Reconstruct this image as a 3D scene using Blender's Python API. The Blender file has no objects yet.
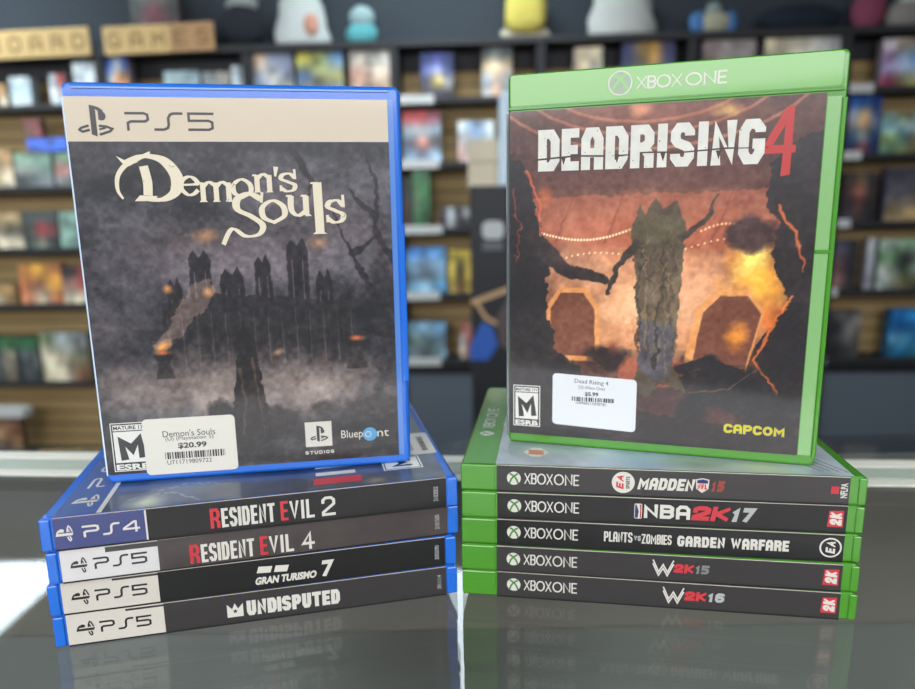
import bpy, bmesh, math, random
import numpy as np
from mathutils import Vector, Matrix

# ------------------------------------------------------------------ camera
CT = 1.12                       # height of the glass counter top above the floor
F, PITCH, ROLL, CH = 663.43, 0.18914, -0.01574, 0.17336
CAM = Vector((0, 0, CT + CH))
_c, _s = math.cos(PITCH), math.sin(PITCH)
FWD = Vector((0, _c, -_s)); _u0 = Vector((0, _s, _c)); _r0 = Vector((1, 0, 0))
RIGHT = _r0 * math.cos(ROLL) + _u0 * math.sin(ROLL)
UP = -_r0 * math.sin(ROLL) + _u0 * math.cos(ROLL)
cd = bpy.data.cameras.new('camera'); cam = bpy.data.objects.new('camera', cd)
bpy.context.scene.collection.objects.link(cam)
M = Matrix((RIGHT, UP, -FWD)).transposed().to_4x4(); M.translation = CAM
cam.matrix_world = M
cd.sensor_width = 36; cd.lens = F * 36 / 915; cd.clip_start = 0.01; cd.clip_end = 50
cd.dof.use_dof = True; cd.dof.focus_distance = 0.285; cd.dof.aperture_fstop = 6.3
SC = bpy.context.scene
SC.camera = cam
# ------------------------------------------------------------------ light and exposure
w = bpy.data.worlds.new('world'); SC.world = w; w.use_nodes = True
w.node_tree.nodes['Background'].inputs[0].default_value = (0.80, 0.88, 1.0, 1)
w.node_tree.nodes['Background'].inputs[1].default_value = 0.35
SC.view_settings.view_transform = 'Standard'; SC.view_settings.look = 'None'
SC.view_settings.exposure = 0.0; SC.view_settings.gamma = 1; SC.view_settings.use_curve_mapping = False
def area(name, loc, rot, sx, sy, power, col):
    l = bpy.data.lights.new(name, 'AREA'); l.shape = 'RECTANGLE'; l.size = sx; l.size_y = sy
    l.energy = power; l.color = col
    o = bpy.data.objects.new(name, l); o.location = loc; o.rotation_euler = rot
    SC.collection.objects.link(o); return o
# soft fill added behind the camera, high to clear cover reflections; daylight at left
area('front_fill_light', (-0.5, -3.2, 2.32), (math.radians(68), 0, 0), 5.5, .8, 120, (0.98, 0.97, 1.0))
area('side_window_daylight', (-4.2, 0.4, 1.9), (math.radians(90), 0, math.radians(-90)), 3.0, 1.2, 50, (0.86, 0.93, 1.0))
LAMP_POWER = 7.4

# ------------------------------------------------------------------ helpers
C = SC.collection
def lin(c):
    return tuple(((v / 255) / 12.92 if v / 255 <= 0.04045 else ((v / 255 + 0.055) / 1.055) ** 2.4) for v in c)
MATS = {}
def mat(name, rgb=(128, 128, 128), rough=0.5, k=1.0, coat=0, metal=0, spec=0.5, emit=0, trans=0, noise=0, nscale=20, alpha=1, bump=0):
    if name in MATS: return MATS[name]
    m = bpy.data.materials.new(name); m.use_nodes = True; nt = m.node_tree
    b = nt.nodes['Principled BSDF']
    c = [min(0.95, v * k) for v in lin(rgb)]
    b.inputs['Base Color'].default_value = (*c, 1)
    b.inputs['Roughness'].default_value = rough; b.inputs['Metallic'].default_value = metal
    b.inputs['Coat Weight'].default_value = coat; b.inputs['Coat Roughness'].default_value = 0.06
    b.inputs['Specular IOR Level'].default_value = spec
    b.inputs['Transmission Weight'].default_value = trans; b.inputs['Alpha'].default_value = alpha
    if emit:
        b.inputs['Emission Color'].default_value = (*c, 1); b.inputs['Emission Strength'].default_value = emit
    if noise or bump:
        tc = nt.nodes.new('ShaderNodeTexCoord'); n = nt.nodes.new('ShaderNodeTexNoise')
        n.inputs['Scale'].default_value = nscale; n.inputs['Detail'].default_value = 5
        nt.links.new(tc.outputs['Object'], n.inputs['Vector'])
        if noise:
            mx = nt.nodes.new('ShaderNodeMix'); mx.data_type = 'RGBA'
            mx.inputs[6].default_value = (*[v * (1 - noise) for v in c], 1); mx.inputs[7].default_value = (*[min(1, v * (1 + noise)) for v in c], 1)
            nt.links.new(n.outputs['Fac'], mx.inputs[0]); nt.links.new(mx.outputs[2], b.inputs['Base Color'])
        if bump:
            bp = nt.nodes.new('ShaderNodeBump'); bp.inputs['Strength'].default_value = bump; bp.inputs['Distance'].default_value = 0.002
            nt.links.new(n.outputs['Fac'], bp.inputs['Height']); nt.links.new(bp.outputs['Normal'], b.inputs['Normal'])
    MATS[name] = m; return m
def art_mat(name, rough, coat):
    """printed picture: the ink colours are a colour attribute of the mesh"""
    if name in MATS: return MATS[name]
    m = mat(name, rough=rough, coat=coat); nt = m.node_tree
    a = nt.nodes.new('ShaderNodeAttribute'); a.attribute_name = 'ink'
    nt.links.new(a.outputs['Color'], nt.nodes['Principled BSDF'].inputs['Base Color'])
    return m
def link(name, me, material, parent=None):
    o = bpy.data.objects.new(name, me); C.objects.link(o)
    if material: me.materials.append(material)
    if parent: o.parent = parent
    return o
def thing(name, label, cat, loc=(0, 0, 0), rotz=0, group=None):
    o = bpy.data.objects.new(name, None); C.objects.link(o); o.empty_display_size = 0.02
    o.location = loc; o.rotation_euler = (0, 0, rotz); o['label'] = label; o['category'] = cat
    if group: o['group'] = group
    return o
def tag(o, label, cat, group=None):
    o['label'] = label; o['category'] = cat
    if group: o['group'] = group
    return o
def box_me(x0, y0, z0, x1, y1, z1, bevel=0, seg=2, corner=0):
    bm = bmesh.new(); bmesh.ops.create_cube(bm, size=1)
    for v in bm.verts:
        v.co = Vector(((x0 + x1) / 2 + v.co.x * (x1 - x0), (y0 + y1) / 2 + v.co.y * (y1 - y0), (z0 + z1) / 2 + v.co.z * (z1 - z0)))
    if corner:
        es = [e for e in bm.edges if abs(e.verts[0].co.y - e.verts[1].co.y) > 1e-6]
        bmesh.ops.bevel(bm, geom=es, offset=corner, segments=5, profile=0.5, affect='EDGES')
    if bevel:
        es = [e for e in bm.edges if len(e.link_faces) == 2 and e.calc_face_angle(0) > 0.6]
        bmesh.ops.bevel(bm, geom=es, offset=bevel, segments=seg, profile=0.5, affect='EDGES')
    me = bpy.data.meshes.new('m'); bm.to_mesh(me); bm.free()
    return me
def join_me(mes):
    bm = bmesh.new()
    for m_ in mes: bm.from_mesh(m_)
    me = bpy.data.meshes.new('m'); bm.to_mesh(me); bm.free(); return me
def box(name, a, b, material, parent=None, bevel=0):
    return link(name, box_me(*a, *b, bevel=bevel), material, parent)
def struct(o): o['kind'] = 'structure'; return o

# ---- 2D lettering: strokes, filled shapes and the built-in font, in millimetres
class G:
    def __init__(s): s.v = []; s.f = []; s.lay = []; s.k = 0
    def pad(s): s.lay += [s.k % 7] * (len(s.v) - len(s.lay)); s.k += 1; return s
    def poly(s, pts):
        n = len(s.v); s.v += [tuple(p) for p in pts]; s.f.append(tuple(range(n, n + len(pts)))); return s.pad()
    def disc(s, x, y, rx, ry=None, n=28):
        ry = ry or rx
        return s.poly([(x + rx * math.cos(2 * math.pi * i / n), y + ry * math.sin(2 * math.pi * i / n)) for i in range(n)])
    def rect(s, x0, y0, x1, y1): return s.poly([(x0, y0), (x1, y0), (x1, y1), (x0, y1)])
    def rrect(s, x0, y0, x1, y1, r):
        p = []
        for cx, cy, a0 in ((x1 - r, y1 - r, 0), (x0 + r, y1 - r, 90), (x0 + r, y0 + r, 180), (x1 - r, y0 + r, 270)):
            p += [(cx + r * math.cos(math.radians(a0 + a)), cy + r * math.sin(math.radians(a0 + a))) for a in range(0, 91, 18)]
        return s.poly(p)
    def ring(s, x, y, rx, ry, t, a0=0, a1=360, n=36):
        k = len(s.v)
        for i in range(n + 1):
            a = math.radians(a0 + (a1 - a0) * i / n); c, d = math.cos(a), math.sin(a)
            s.v += [(x + (rx - t) * c, y + (ry - t) * d), (x + rx * c, y + ry * d)]
        for i in range(n): s.f.append((k + 2 * i, k + 2 * i + 1, k + 2 * i + 3, k + 2 * i + 2))
        return s.pad()
    def stroke(s, pts, t, cap=True, tfun=None):
        P = [Vector(p) for p in pts]
        closed = (P[0] - P[-1]).length < 1e-6 and len(P) > 2
        if closed: P = P[:-1]
        n = len(P)
        if not closed and cap:
            d = (P[1] - P[0]).normalized(); P[0] = P[0] - d * t / 2
            d = (P[-1] - P[-2]).normalized(); P[-1] = P[-1] + d * t / 2
        L = []; 
        for i in range(n):
            if closed or 0 < i < n - 1:
                a = (P[i] - P[i - 1]).normalized(); b = (P[(i + 1) % n] - P[i]).normalized()
            elif i == 0: a = b = (P[1] - P[0]).normalized()
            else: a = b = (P[-1] - P[-2]).normalized()
            m_ = a + b
            if m_.length < 1e-6: m_ = b.copy()
            m_.normalize(); nn = Vector((-m_.y, m_.x)); k = min(2.2, 1 / max(0.3, nn.dot(Vector((-b.y, b.x)))))
            tt = t if tfun is None else tfun(b, i / (n - 1))
            L.append((P[i] + nn * tt / 2 * k, P[i] - nn * tt / 2 * k))
        k = len(s.v)
        for a, b in L: s.v += [tuple(a), tuple(b)]
        for i in range(n if closed else n - 1):
            j = (i + 1) % n
            s.f.append((k + 2 * i, k + 2 * i + 1, k + 2 * j + 1, k + 2 * j))
        return s.pad()
    def merge(s, o, dx=0, dy=0, sx=1, sy=1):
        n = len(s.v); s.v += [(x * sx + dx, y * sy + dy) for x, y in o.v]; s.f += [tuple(i + n for i in f) for f in o.f]; s.lay += o.lay if len(o.lay) == len(o.v) else [0] * len(o.v); return s
    def rotate90(s, cw=False):  # turn in place: new up = old -x
        s.v = [((-y, x) if not cw else (y, -x)) for x, y in s.v]; return s
    def fit(s, x0, y0, x1, y1, slant=0):
        xs = [p[0] for p in s.v]; ys = [p[1] for p in s.v]
        a, b, c, d = min(xs), min(ys), max(xs), max(ys)
        s.v = [(x0 + (x - a) / (c - a) * (x1 - x0) + slant * (y - b) / (d - b) * (y1 - y0), y0 + (y - b) / (d - b) * (y1 - y0)) for x, y in s.v]
        return s
    def shear(s, fn): s.v = [fn(*p) for p in s.v]; return s

K = .22
GL = {
 'A': [[(0, 0), (0, .78), (.25, 1), (.75, 1), (1, .78), (1, 0)], [(0, .38), (1, .38)]],
 'a': [[(0, 0), (.5, 1), (1, 0)], [(.22, .32), (.78, .32)]],
 'B': [[(0, 0), (0, 1), (.75, 1), (1, .85), (1, .65), (.8, .53), (0, .53)], [(.8, .53), (1, .38), (1, .15), (.75, 0), (0, 0)]],
 'C': [[(1, .68), (1, .85), (.75, 1), (.25, 1), (0, .8), (0, .2), (.25, 0), (.75, 0), (1, .15), (1, .32)]],
 'D': [[(0, 0), (0, 1), (.7, 1), (1, .8), (1, .2), (.7, 0), (0, 0)]],
 'E': [[(1, 1), (0, 1), (0, 0), (1, 0)], [(0, .5), (.85, .5)]],
 'F': [[(1, 1), (0, 1), (0, 0)], [(0, .5), (.85, .5)]],
 'G': [[(1, .76), (1, .85), (.75, 1), (.25, 1), (0, .8), (0, .2), (.25, 0), (.75, 0), (1, .2), (1, .44), (.55, .44)]],
 'H': [[(0, 0), (0, 1)], [(1, 0), (1, 1)], [(0, .5), (1, .5)]],
 'I': [[(.5, 0), (.5, 1)]],
 'K': [[(0, 0), (0, 1)], [(1, 1), (.15, .5), (1, 0)]],
 'L': [[(0, 1), (0, 0), (1, 0)]],
 'M': [[(0, 0), (0, 1), (.5, .35), (1, 1), (1, 0)]],
 'N': [[(0, 0), (0, 1), (1, 0), (1, 1)]],
 'O': [[(.25, 0), (0, .2), (0, .8), (.25, 1), (.75, 1), (1, .8), (1, .2), (.75, 0), (.25, 0)]],
 'o': [[(.5 + .5 * math.cos(a * math.pi / 12), .5 + .5 * math.sin(a * math.pi / 12)) for a in range(25)]],
 'P': [[(0, 0), (0, 1), (.75, 1), (1, .85), (1, .58), (.75, .43), (0, .43)]],
 'R': [[(0, 0), (0, 1), (.75, 1), (1, .85), (1, .62), (.75, .48), (0, .48)], [(.6, .48), (1, .25), (1, 0)]],
 'S': [[(1, .76), (1, .86), (.75, 1), (.25, 1), (0, .85), (0, .66), (.2, .55), (.8, .45), (1, .34), (1, .15), (.75, 0), (.25, 0), (0, .14), (0, .24)]],
 'T': [[(0, 1), (1, 1)], [(.5, 1), (.5, 0)]],
 'U': [[(0, 1), (0, .2), (.25, 0), (.75, 0), (1, .2), (1, 1)]],
 'V': [[(0, 1), (.5, 0), (1, 1)]],
 'W': [[(0, 1), (.25, 0), (.5, .8), (.75, 0), (1, 1)]],
 'X': [[(0, 0), (1, 1)], [(0, 1), (1, 0)]],
 'Z': [[(0, 1), (1, 1), (0, 0), (1, 0)]],
 '1': [[(.1, .78), (.55, 1), (.55, 0)]],
 '2': [[(0, .75), (0, .87), (.25, 1), (.75, 1), (1, .86), (1, .62), (0, .14), (0, 0), (1, 0)]],
 '4': [[(.72, 0), (.72, 1), (0, .3), (1, .3)]],
 '5': [[(1, 1), (0, 1), (0, .56), (.75, .56), (1, .42), (1, .15), (.75, 0), (0, 0)]],
 '6': [[(1, .78), (1, .9), (.8, 1), (.25, 1), (0, .8), (0, .2), (.25, 0), (.75, 0), (1, .15), (1, .42), (.75, .56), (0, .56)]],
 '7': [[(0, 1), (1, 1), (.4, 0)]],
 '8': [[(.25, .53), (0, .68), (0, .87), (.25, 1), (.75, 1), (1, .87), (1, .68), (.75, .53), (.25, .53), (0, .38), (0, .13), (.25, 0), (.75, 0), (1, .13), (1, .38), (.75, .53)]],
 "'": [[(.5, .75), (.5, 1)]],
 # the console maker's own letters
 'p': [[(0, 1), (.8, 1), (.95, .92), (.97, .62), (.85, .5), (.2, .5), (.06, .4), (.06, 0)]],
 's': [[(0, 0), (.32, 0), (.46, .1), (.5, .3), (.5, .72), (.58, .93), (.7, 1), (1, 1)]],
 'f': [[(1, 1), (0, 1), (0, .56), (.82, .56), (.97, .46), (.97, .1), (.82, 0), (0, 0)]],
 'q': [[(.82, 0), (.82, 1), (.7, 1), (0, .36), (0, .28), (1, .28)]],
}
WD = {'I': .34, "'": .3, 'M': 1.3, 'W': 1.45, ' ': .5, '1': .7, 'E': .88, 'L': .85, 'F': .85, 'o': 1.15}
def block(txt, x0, y0, x1, y1, t, gap=.25, slant=0, wd=None, tx=None):
    """stroke lettering filling the given box"""
    wd = {**WD, **(wd or {})}
    ws = [wd.get(c, 1) for c in txt]; g_ = gap
    tot = sum(ws) + g_ * (len(txt) - 1); u = (x1 - x0) / tot; x = x0; g = G()
    for c, w_ in zip(txt, ws):
        cw = w_ * u
        if c in GL:
            ax, ay, bx, by = x + t / 2, y0 + t / 2, x + cw - t / 2, y1 - t / 2
            if bx < ax: ax = bx = (ax + bx) / 2
            n0 = len(g.v)
            for pl in GL[c]: g.stroke([(ax + px * (bx - ax), ay + py * (by - ay)) for px, py in pl], t, cap=c not in 'CGS6')
            if c != 'I' : g.v[n0:] = [(min(max(a, x), x + cw), min(max(b, y0), y1)) for a, b in g.v[n0:]]
        x += cw + g_ * u
    if slant: g.shear(lambda a, b: (a + slant * (b - y0), b))
    return g
FC = {}
def font(txt, x0, y0, x1, y1, bold=0, slant=0):
    key = (txt, bold)
    if key not in FC:
        cu = bpy.data.curves.new('t', 'FONT'); cu.body = txt; cu.size = 1; cu.offset = bold; cu.resolution_u = 3; cu.fill_mode = 'FRONT'
        o = bpy.data.objects.new('t', cu); C.objects.link(o)
        dg = bpy.context.evaluated_depsgraph_get(); me = bpy.data.meshes.new_from_object(o.evaluated_get(dg))
        FC[key] = ([tuple(v.co[:2]) for v in me.vertices], [tuple(p.vertices) for p in me.polygons])
        bpy.data.objects.remove(o); bpy.data.meshes.remove(me); bpy.data.curves.remove(cu)
    g = G(); g.v = list(FC[key][0]); g.f = list(FC[key][1]); return g.fit(x0, y0, x1, y1, slant)
def ps_symbol(x0, y0, x1, y1):
    g = G()
    g.poly([(.37, .1), (.37, 1), (.53, .955), (.53, .03)])
    g.poly([(.45, .985), (.62, .93), (.74, .84), (.74, .78), (.62, .80), (.53, .87), (.45, .9)])
    g.poly([(.60, .82), (.74, .80), (.80, .72), (.81, .62), (.76, .54), (.68, .52), (.60, .55)])
    g.stroke([(.31, .37), (.10, .30), (.04, .24), (.12, .18), (.33, .24)], .075, cap=False)
    g.stroke([(.59, .36), (.80, .34), (.96, .27), (.90, .20), (.59, .09)], .075, cap=False)
    g.stroke([(.59, .25), (.78, .30)], .06, cap=False)
    return g.fit(x0, y0, x1, y1)
def xbox_x(x, y, r, t=.16):
    g = G()
    for sx in (-1, 1):
        g.stroke([(x + sx * r * a, y + r * b) for a, b in ((-.62, -.72), (-.42, -.2), (-.12, .22), (.2, .48), (.5, .68))], r * t * 1.6)
    return g

class Plane:
    """flat frame on a case, millimetre coordinates -> case coordinates in metres"""
    def __init__(s, fn): s.fn = fn
    def mesh(s, g, e):
        me = bpy.data.meshes.new('m'); me.from_pydata([s.fn(x / 1000, y / 1000, (e + .006 * (g.lay[i] if i < len(g.lay) and len(g.f) > 1 else 0) + (.0006 * (i // 2 % 12) if g.lay and len(g.f) > 1 else 0)) / 1000) for i, (x, y) in enumerate(g.v)], [], g.f); me.update(); return me
def put(name, g, pl, e, m, parent, label=None):
    o = link(name, pl.mesh(g, e), m, parent)
    if label: o['label'] = label
    return o
FRONT = Plane(lambda x, y, e: (x, -e, y))
def SPINE(t): return Plane(lambda s, v, e: (-e, t / 1000 - v, 0.170 - s))

# ---- printed pictures painted with plain shapes
def vnoise(shape, cell, seed):
    rs = np.random.RandomState(seed); h, w_ = shape
    gh, gw = int(h / cell) + 3, int(w_ / cell) + 3
    g = rs.rand(gh, gw); y = np.arange(h) / cell; x = np.arange(w_) / cell
    yi = y.astype(int); xi = x.astype(int); fy = (y - yi)[:, None]; fx = (x - xi)[None, :]
    fy = fy * fy * (3 - 2 * fy); fx = fx * fx * (3 - 2 * fx)
    a = g[yi][:, xi]; b = g[yi][:, xi + 1]; c = g[yi + 1][:, xi]; d = g[yi + 1][:, xi + 1]
    return (a * (1 - fx) + b * fx) * (1 - fy) + (c * (1 - fx) + d * fx) * fy
def fbm(shape, cell, seed, octv=4, sx=1.0):
    h, w_ = shape
    out = np.zeros(shape); amp = 1; tot = 0
    for i in range(octv):
        n = vnoise((h, int(w_ / sx) + 2), max(1.01, cell / 2 ** i), seed + i * 7)
        xi = np.minimum((np.arange(w_) / sx).astype(int), n.shape[1] - 1)
        out += amp * n[:, xi]; tot += amp; amp *= .55
    return out / tot
class Paint:
    def __init__(s, x0, z0, x1, z1, step, base):
        s.x0, s.z0, s.x1, s.z1 = x0, z0, x1, z1
        s.nx = int((x1 - x0) / step) + 1; s.nz = int((z1 - z0) / step) + 1
        s.X, s.Z = np.meshgrid(np.linspace(x0, x1, s.nx), np.linspace(z0, z1, s.nz)); s.step = step
        s.im = np.zeros((s.nz, s.nx, 3)) + np.array(base, float)
    def n(s, cell, seed, octv=4, sx=1.0): return fbm(s.X.shape, cell / s.step, seed, octv, sx)
    def mix(s, a, col): a = np.clip(a, 0, 1)[..., None]; s.im = s.im * (1 - a) + np.array(col, float) * a
    def add(s, a, col): s.im = s.im + a[..., None] * np.array(col, float)
    def blob(s, x, z, rx, rz, col, a=1, soft=1.0, ang=0, wob=0, seed=1):
        c, d = math.cos(math.radians(ang)), math.sin(math.radians(ang))
        u = ((s.X - x) * c + (s.Z - z) * d) / rx; v = (-(s.X - x) * d + (s.Z - z) * c) / rz
        r = np.sqrt(u * u + v * v)
        if wob: r = r + (s.n(6, seed, 4) - .5) * wob
        s.mix(a * np.clip((1 - r) / soft + .0, 0, 1), col)
    def poly(s, pts, col, a=1, wob=0, seed=1, soft=.4):
        X = s.X + ((s.n(3, seed, 3) - .5) * wob if wob else 0); Z = s.Z + ((s.n(3, seed + 50, 3) - .5) * wob if wob else 0)
        ins = np.zeros(X.shape, bool); dist = np.full(X.shape, 1e9); n = len(pts)
        for i in range(n):
            (xa, za), (xb, zb) = pts[i], pts[(i + 1) % n]
            cond = ((za > Z) != (zb > Z)); xx = (xb - xa) * (Z - za) / ((zb - za) or 1e-9) + xa
            ins ^= cond & (X < xx)
            L2 = (xb - xa) ** 2 + (zb - za) ** 2 or 1e-9; t = np.clip(((X - xa) * (xb - xa) + (Z - za) * (zb - za)) / L2, 0, 1)
            dist = np.minimum(dist, np.hypot(X - xa - t * (xb - xa), Z - za - t * (zb - za)))
        m_ = np.where(ins, np.clip(.5 + dist / soft, 0, 1), np.clip(.5 - dist / soft, 0, 1)); s.mix(m_ * a, col)
    def line(s, pts, w0, w1, col, a=1, wob=0, seed=1):
        X = s.X + ((s.n(4, seed, 3) - .5) * wob if wob else 0); Z = s.Z + ((s.n(4, seed + 50, 3) - .5) * wob if wob else 0)
        m_ = np.zeros(X.shape); n = len(pts) - 1
        for i in range(n):
            (xa, za), (xb, zb) = pts[i], pts[i + 1]
            L2 = (xb - xa) ** 2 + (zb - za) ** 2 or 1e-9; t = np.clip(((X - xa) * (xb - xa) + (Z - za) * (zb - za)) / L2, 0, 1)
            d = np.hypot(X - xa - t * (xb - xa), Z - za - t * (zb - za)); ww = w0 + (w1 - w0) * (i + t) / n
            m_ = np.maximum(m_, np.clip((ww / 2 - d) / .35 + .5, 0, 1))
        s.mix(m_ * a, col)
    def mesh(s, fn, e, k):
        im = np.clip(s.im, 0, 255) / 255; im = np.where(im <= .04045, im / 12.92, ((im + .055) / 1.055) ** 2.4) * k
        me = bpy.data.meshes.new('m'); nx, nz = s.nx, s.nz
        co = [fn(x / 1000, z / 1000, e / 1000) for z, x in ((z, x) for z in np.linspace(s.z0, s.z1, nz) for x in np.linspace(s.x0, s.x1, nx))]
        I = np.arange(nx * nz).reshape(nz, nx)
        q = np.stack([I[:-1, :-1], I[:-1, 1:], I[1:, 1:], I[1:, :-1]], -1).reshape(-1, 4)
        me.vertices.add(nx * nz); me.vertices.foreach_set('co', np.array(co, dtype=np.float32).ravel())
        me.loops.add(q.size); me.loops.foreach_set('vertex_index', q.ravel().astype(np.int32))
        me.polygons.add(len(q)); me.polygons.foreach_set('loop_start', np.arange(0, q.size, 4, dtype=np.int32))
        me.update(calc_edges=True)
        at = me.color_attributes.new('ink', 'FLOAT_COLOR', 'POINT')
        at.data.foreach_set('color', np.concatenate([im.reshape(-1, 3), np.ones((nx * nz, 1))], 1).astype(np.float32).ravel())
        return me

# ------------------------------------------------------------------ the setting
Z0 = CT
wallm = mat('slate_wall_paint', (54, 62, 70), .8, noise=.06, nscale=3)
ceilm = mat('grey_ceiling_tile', (120, 124, 126), .9)
floorm = mat('grey_shop_floor', (66, 62, 58), .6, noise=.15, nscale=6)
TH = 0.055; YF = 3.40; DEP = 0.19
UX = Vector((math.cos(TH), -math.sin(TH), 0)); UY = Vector((math.sin(TH), math.cos(TH), 0)); UO = Vector((0, YF, 0))
def ray(px, py): return (FWD + RIGHT * ((px - 457.5) / F) - UP * ((py - 344.5) / F))
def wp(px, py, back=0.0):
    """where the line of sight through a photo point meets the shelving front (set back by «back» metres): shelf-run coordinates x, z"""
    d = ray(px, py); o = UO + UY * back; t = (o - CAM).dot(UY) / d.dot(UY); P = CAM + d * t - UO
    return P.dot(UX), P.z
CEIL = CT + 1.70
struct(box('floor', (-5, -4, -.05), (5, 4.6, 0), floorm))
struct(box('ceiling', (-5, -4, CEIL), (5, 4.6, CEIL + .05), ceilm))
wb = thing('wall_back', '', '')
for k_ in ('label', 'category'): del wb[k_]
bpy.data.objects.remove(wb)
o = struct(box('wall_back', (-5, DEP + .01, 0), (5, DEP + .12, CEIL), wallm)); o.location = UO; o.rotation_euler = (0, 0, -TH)
struct(box('wall_left', (-5.1, -4, 0), (-5, 4.6, CEIL), wallm)); struct(box('wall_right', (5, -4, 0), (5.1, 4.6, CEIL), wallm))

# ceiling lights: two over the shelving, and two added unseen behind the camera
lm = mat('lamp_diffuser', (215, 238, 250), .5); nb = lm.node_tree.nodes['Principled BSDF']
nb.inputs['Emission Color'].default_value = (.80, .93, 1, 1); nb.inputs['Emission Strength'].default_value = LAMP_POWER
fm = mat('lamp_frame_white', (210, 212, 212), .5)
for x0, y0, x1, y1, lab in ((-3.3, 2.1, -2.13, 3.42, 'long bright ceiling panel light over the left end of the shelving'),
                            (-.6, 2.0, .34, 3.26, 'bright ceiling panel light over the middle of the shelving'),
                            (-1.9, -1.6, -.7, -.4, 'added ceiling panel light, unseen behind the camera on the left'),
                            (1.0, -1.6, 2.2, -.4, 'added ceiling panel light, unseen behind the camera on the right')):
    t = thing('ceiling_light', lab, 'ceiling light', ((x0 + x1) / 2, (y0 + y1) / 2, CEIL)); a, b = (x1 - x0) / 2, (y1 - y0) / 2
    box('diffuser', (-a, -b, -.02), (a, b, -.001), lm, t)
    link('frame', join_me([box_me(-a - .03, -b - .03, -.03, -a, b + .03, -.001), box_me(a, -b - .03, -.03, a + .03, b + .03, -.001),
                           box_me(-a, -b - .03, -.03, a, -b, -.001), box_me(-a, b, -.03, a, b + .03, -.001)]), fm, t)

# glass display counter
def glass_mat():
    m = bpy.data.materials.new('counter_glass'); m.use_nodes = True; nt = m.node_tree; nt.nodes.clear(); N = nt.nodes.new
    out = N('ShaderNodeOutputMaterial'); mix = N('ShaderNodeMixShader'); tr = N('ShaderNodeBsdfTransparent'); gl = N('ShaderNodeBsdfGlossy')
    fr = N('ShaderNodeFresnel'); ge = N('ShaderNodeNewGeometry'); mr = N('ShaderNodeMapRange')
    tr.inputs[0].default_value = (.935, .94, .925, 1); gl.inputs['Roughness'].default_value = .012
    mr.inputs['To Min'].default_value = 1.52; mr.inputs['To Max'].default_value = 1 / 1.52
    nt.links.new(ge.outputs['Backfacing'], mr.inputs['Value']); nt.links.new(mr.outputs[0], fr.inputs['IOR'])
    nt.links.new(fr.outputs[0], mix.inputs[0]); nt.links.new(tr.outputs[0], mix.inputs[1]); nt.links.new(gl.outputs[0], mix.inputs[2])
    nt.links.new(mix.outputs[0], out.inputs[0]); return m
ct = thing('display_counter', 'grey glass-topped shop counter under the two piles of game cases', 'counter', (0, 0, 0))
box('glass_top', (-.95, -.25, CT - .005), (.95, .50, CT), glass_mat(), ct)
dk = mat('counter_deck_grey', (164, 166, 162), .8, noise=.10, nscale=14)
box('display_deck', (-.93, -.23, CT - .16), (.93, .48, CT - .14), dk, ct)
box('back_lining', (-.93, .462, CT - .139), (.93, .478, CT - .007), mat('counter_lining_grey', (142, 138, 130), .8), ct)
lam = mat('counter_laminate', (70, 72, 74), .6)
box('cabinet', (-.93, -.23, .0), (.93, .48, CT - .165), lam, ct)
for n_, x in (('side_panel', -.95), ('side_panel', .93)): box(n_, (x, -.25, 0), (x + .02, .5, CT - .006), lam, ct)
box('front_panel', (-.93, -.25, 0), (.93, -.232, CT - .006), lam, ct)
rl = thing('counter_rail', 'cream and pale green metal rail along the far edge of the glass counter', 'rail', (-.0166, .4400, CT), -.0720)
cream = mat('rail_cream_metal', (244, 238, 222), .35, k=1.05); gre = mat('rail_pale_green', (196, 204, 186), .3); drk = mat('rail_gap', (90, 92, 86), .6)
box('rail_body', (-.93, -.0235, .0002), (.93, .024, .0008), drk, rl)
box('rail_lip', (-.93, .010, .0008), (.93, .024, .0018), cream, rl, .0005)
box('rail_channel', (-.93, -.0085, .0008), (.93, .0085, .0013), gre, rl)
box('rail_lip', (-.93, -.0225, .0008), (.93, -.011, .0018), cream, rl, .0005)

# ------------------------------------------------------------------ shelving along the back wall
blk = mat('shelf_black_board', (44, 44, 46), .6); slat = None
def slat_mat():
    m = mat('slatwall_tan', (150, 122, 76), .7); nt = m.node_tree; b = nt.nodes['Principled BSDF']; N = nt.nodes.new
    tc = N('ShaderNodeTexCoord'); sp = N('ShaderNodeSeparateXYZ'); mu = N('ShaderNodeMath'); mu.operation = 'MULTIPLY'; mu.inputs[1].default_value = 1 / .075
    fr = N('ShaderNodeMath'); fr.operation = 'FRACT'; lt = N('ShaderNodeMath'); lt.operation = 'LESS_THAN'; lt.inputs[1].default_value = .12
    nz = N('ShaderNodeTexNoise'); nz.inputs['Scale'].default_value = 3; cr = N('ShaderNodeMix'); cr.data_type = 'RGBA'; mx = N('ShaderNodeMix'); mx.data_type = 'RGBA'
    cr.inputs[6].default_value = (*lin((172, 142, 90)), 1); cr.inputs[7].default_value = (*lin((196, 168, 118)), 1); mx.inputs[7].default_value = (*lin((96, 76, 48)), 1)
    L = nt.links.new; L(tc.outputs['Object'], sp.inputs[0]); L(sp.outputs['Z'], mu.inputs[0]); L(mu.outputs[0], fr.inputs[0]); L(fr.outputs[0], lt.inputs[0])
    L(tc.outputs['Object'], nz.inputs['Vector']); L(nz.outputs['Fac'], cr.inputs[0]); L(cr.outputs[2], mx.inputs[6]); L(lt.outputs[0], mx.inputs[0]); L(mx.outputs[2], b.inputs['Base Color'])
    return m
slat = slat_mat(); basem = mat('base_panel_slate', (98, 108, 118), .6); strip = mat('price_strip_white', (214, 214, 210), .4)
def zrow(y0, y1): return (wp(430, y0)[1] + wp(880, y1)[1]) / 2
ROWS = [zrow(97, 86), zrow(161, 154), zrow(228, 221), zrow(294, 290), zrow(361, 357)]
TOPZ = zrow(38, 27)
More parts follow.
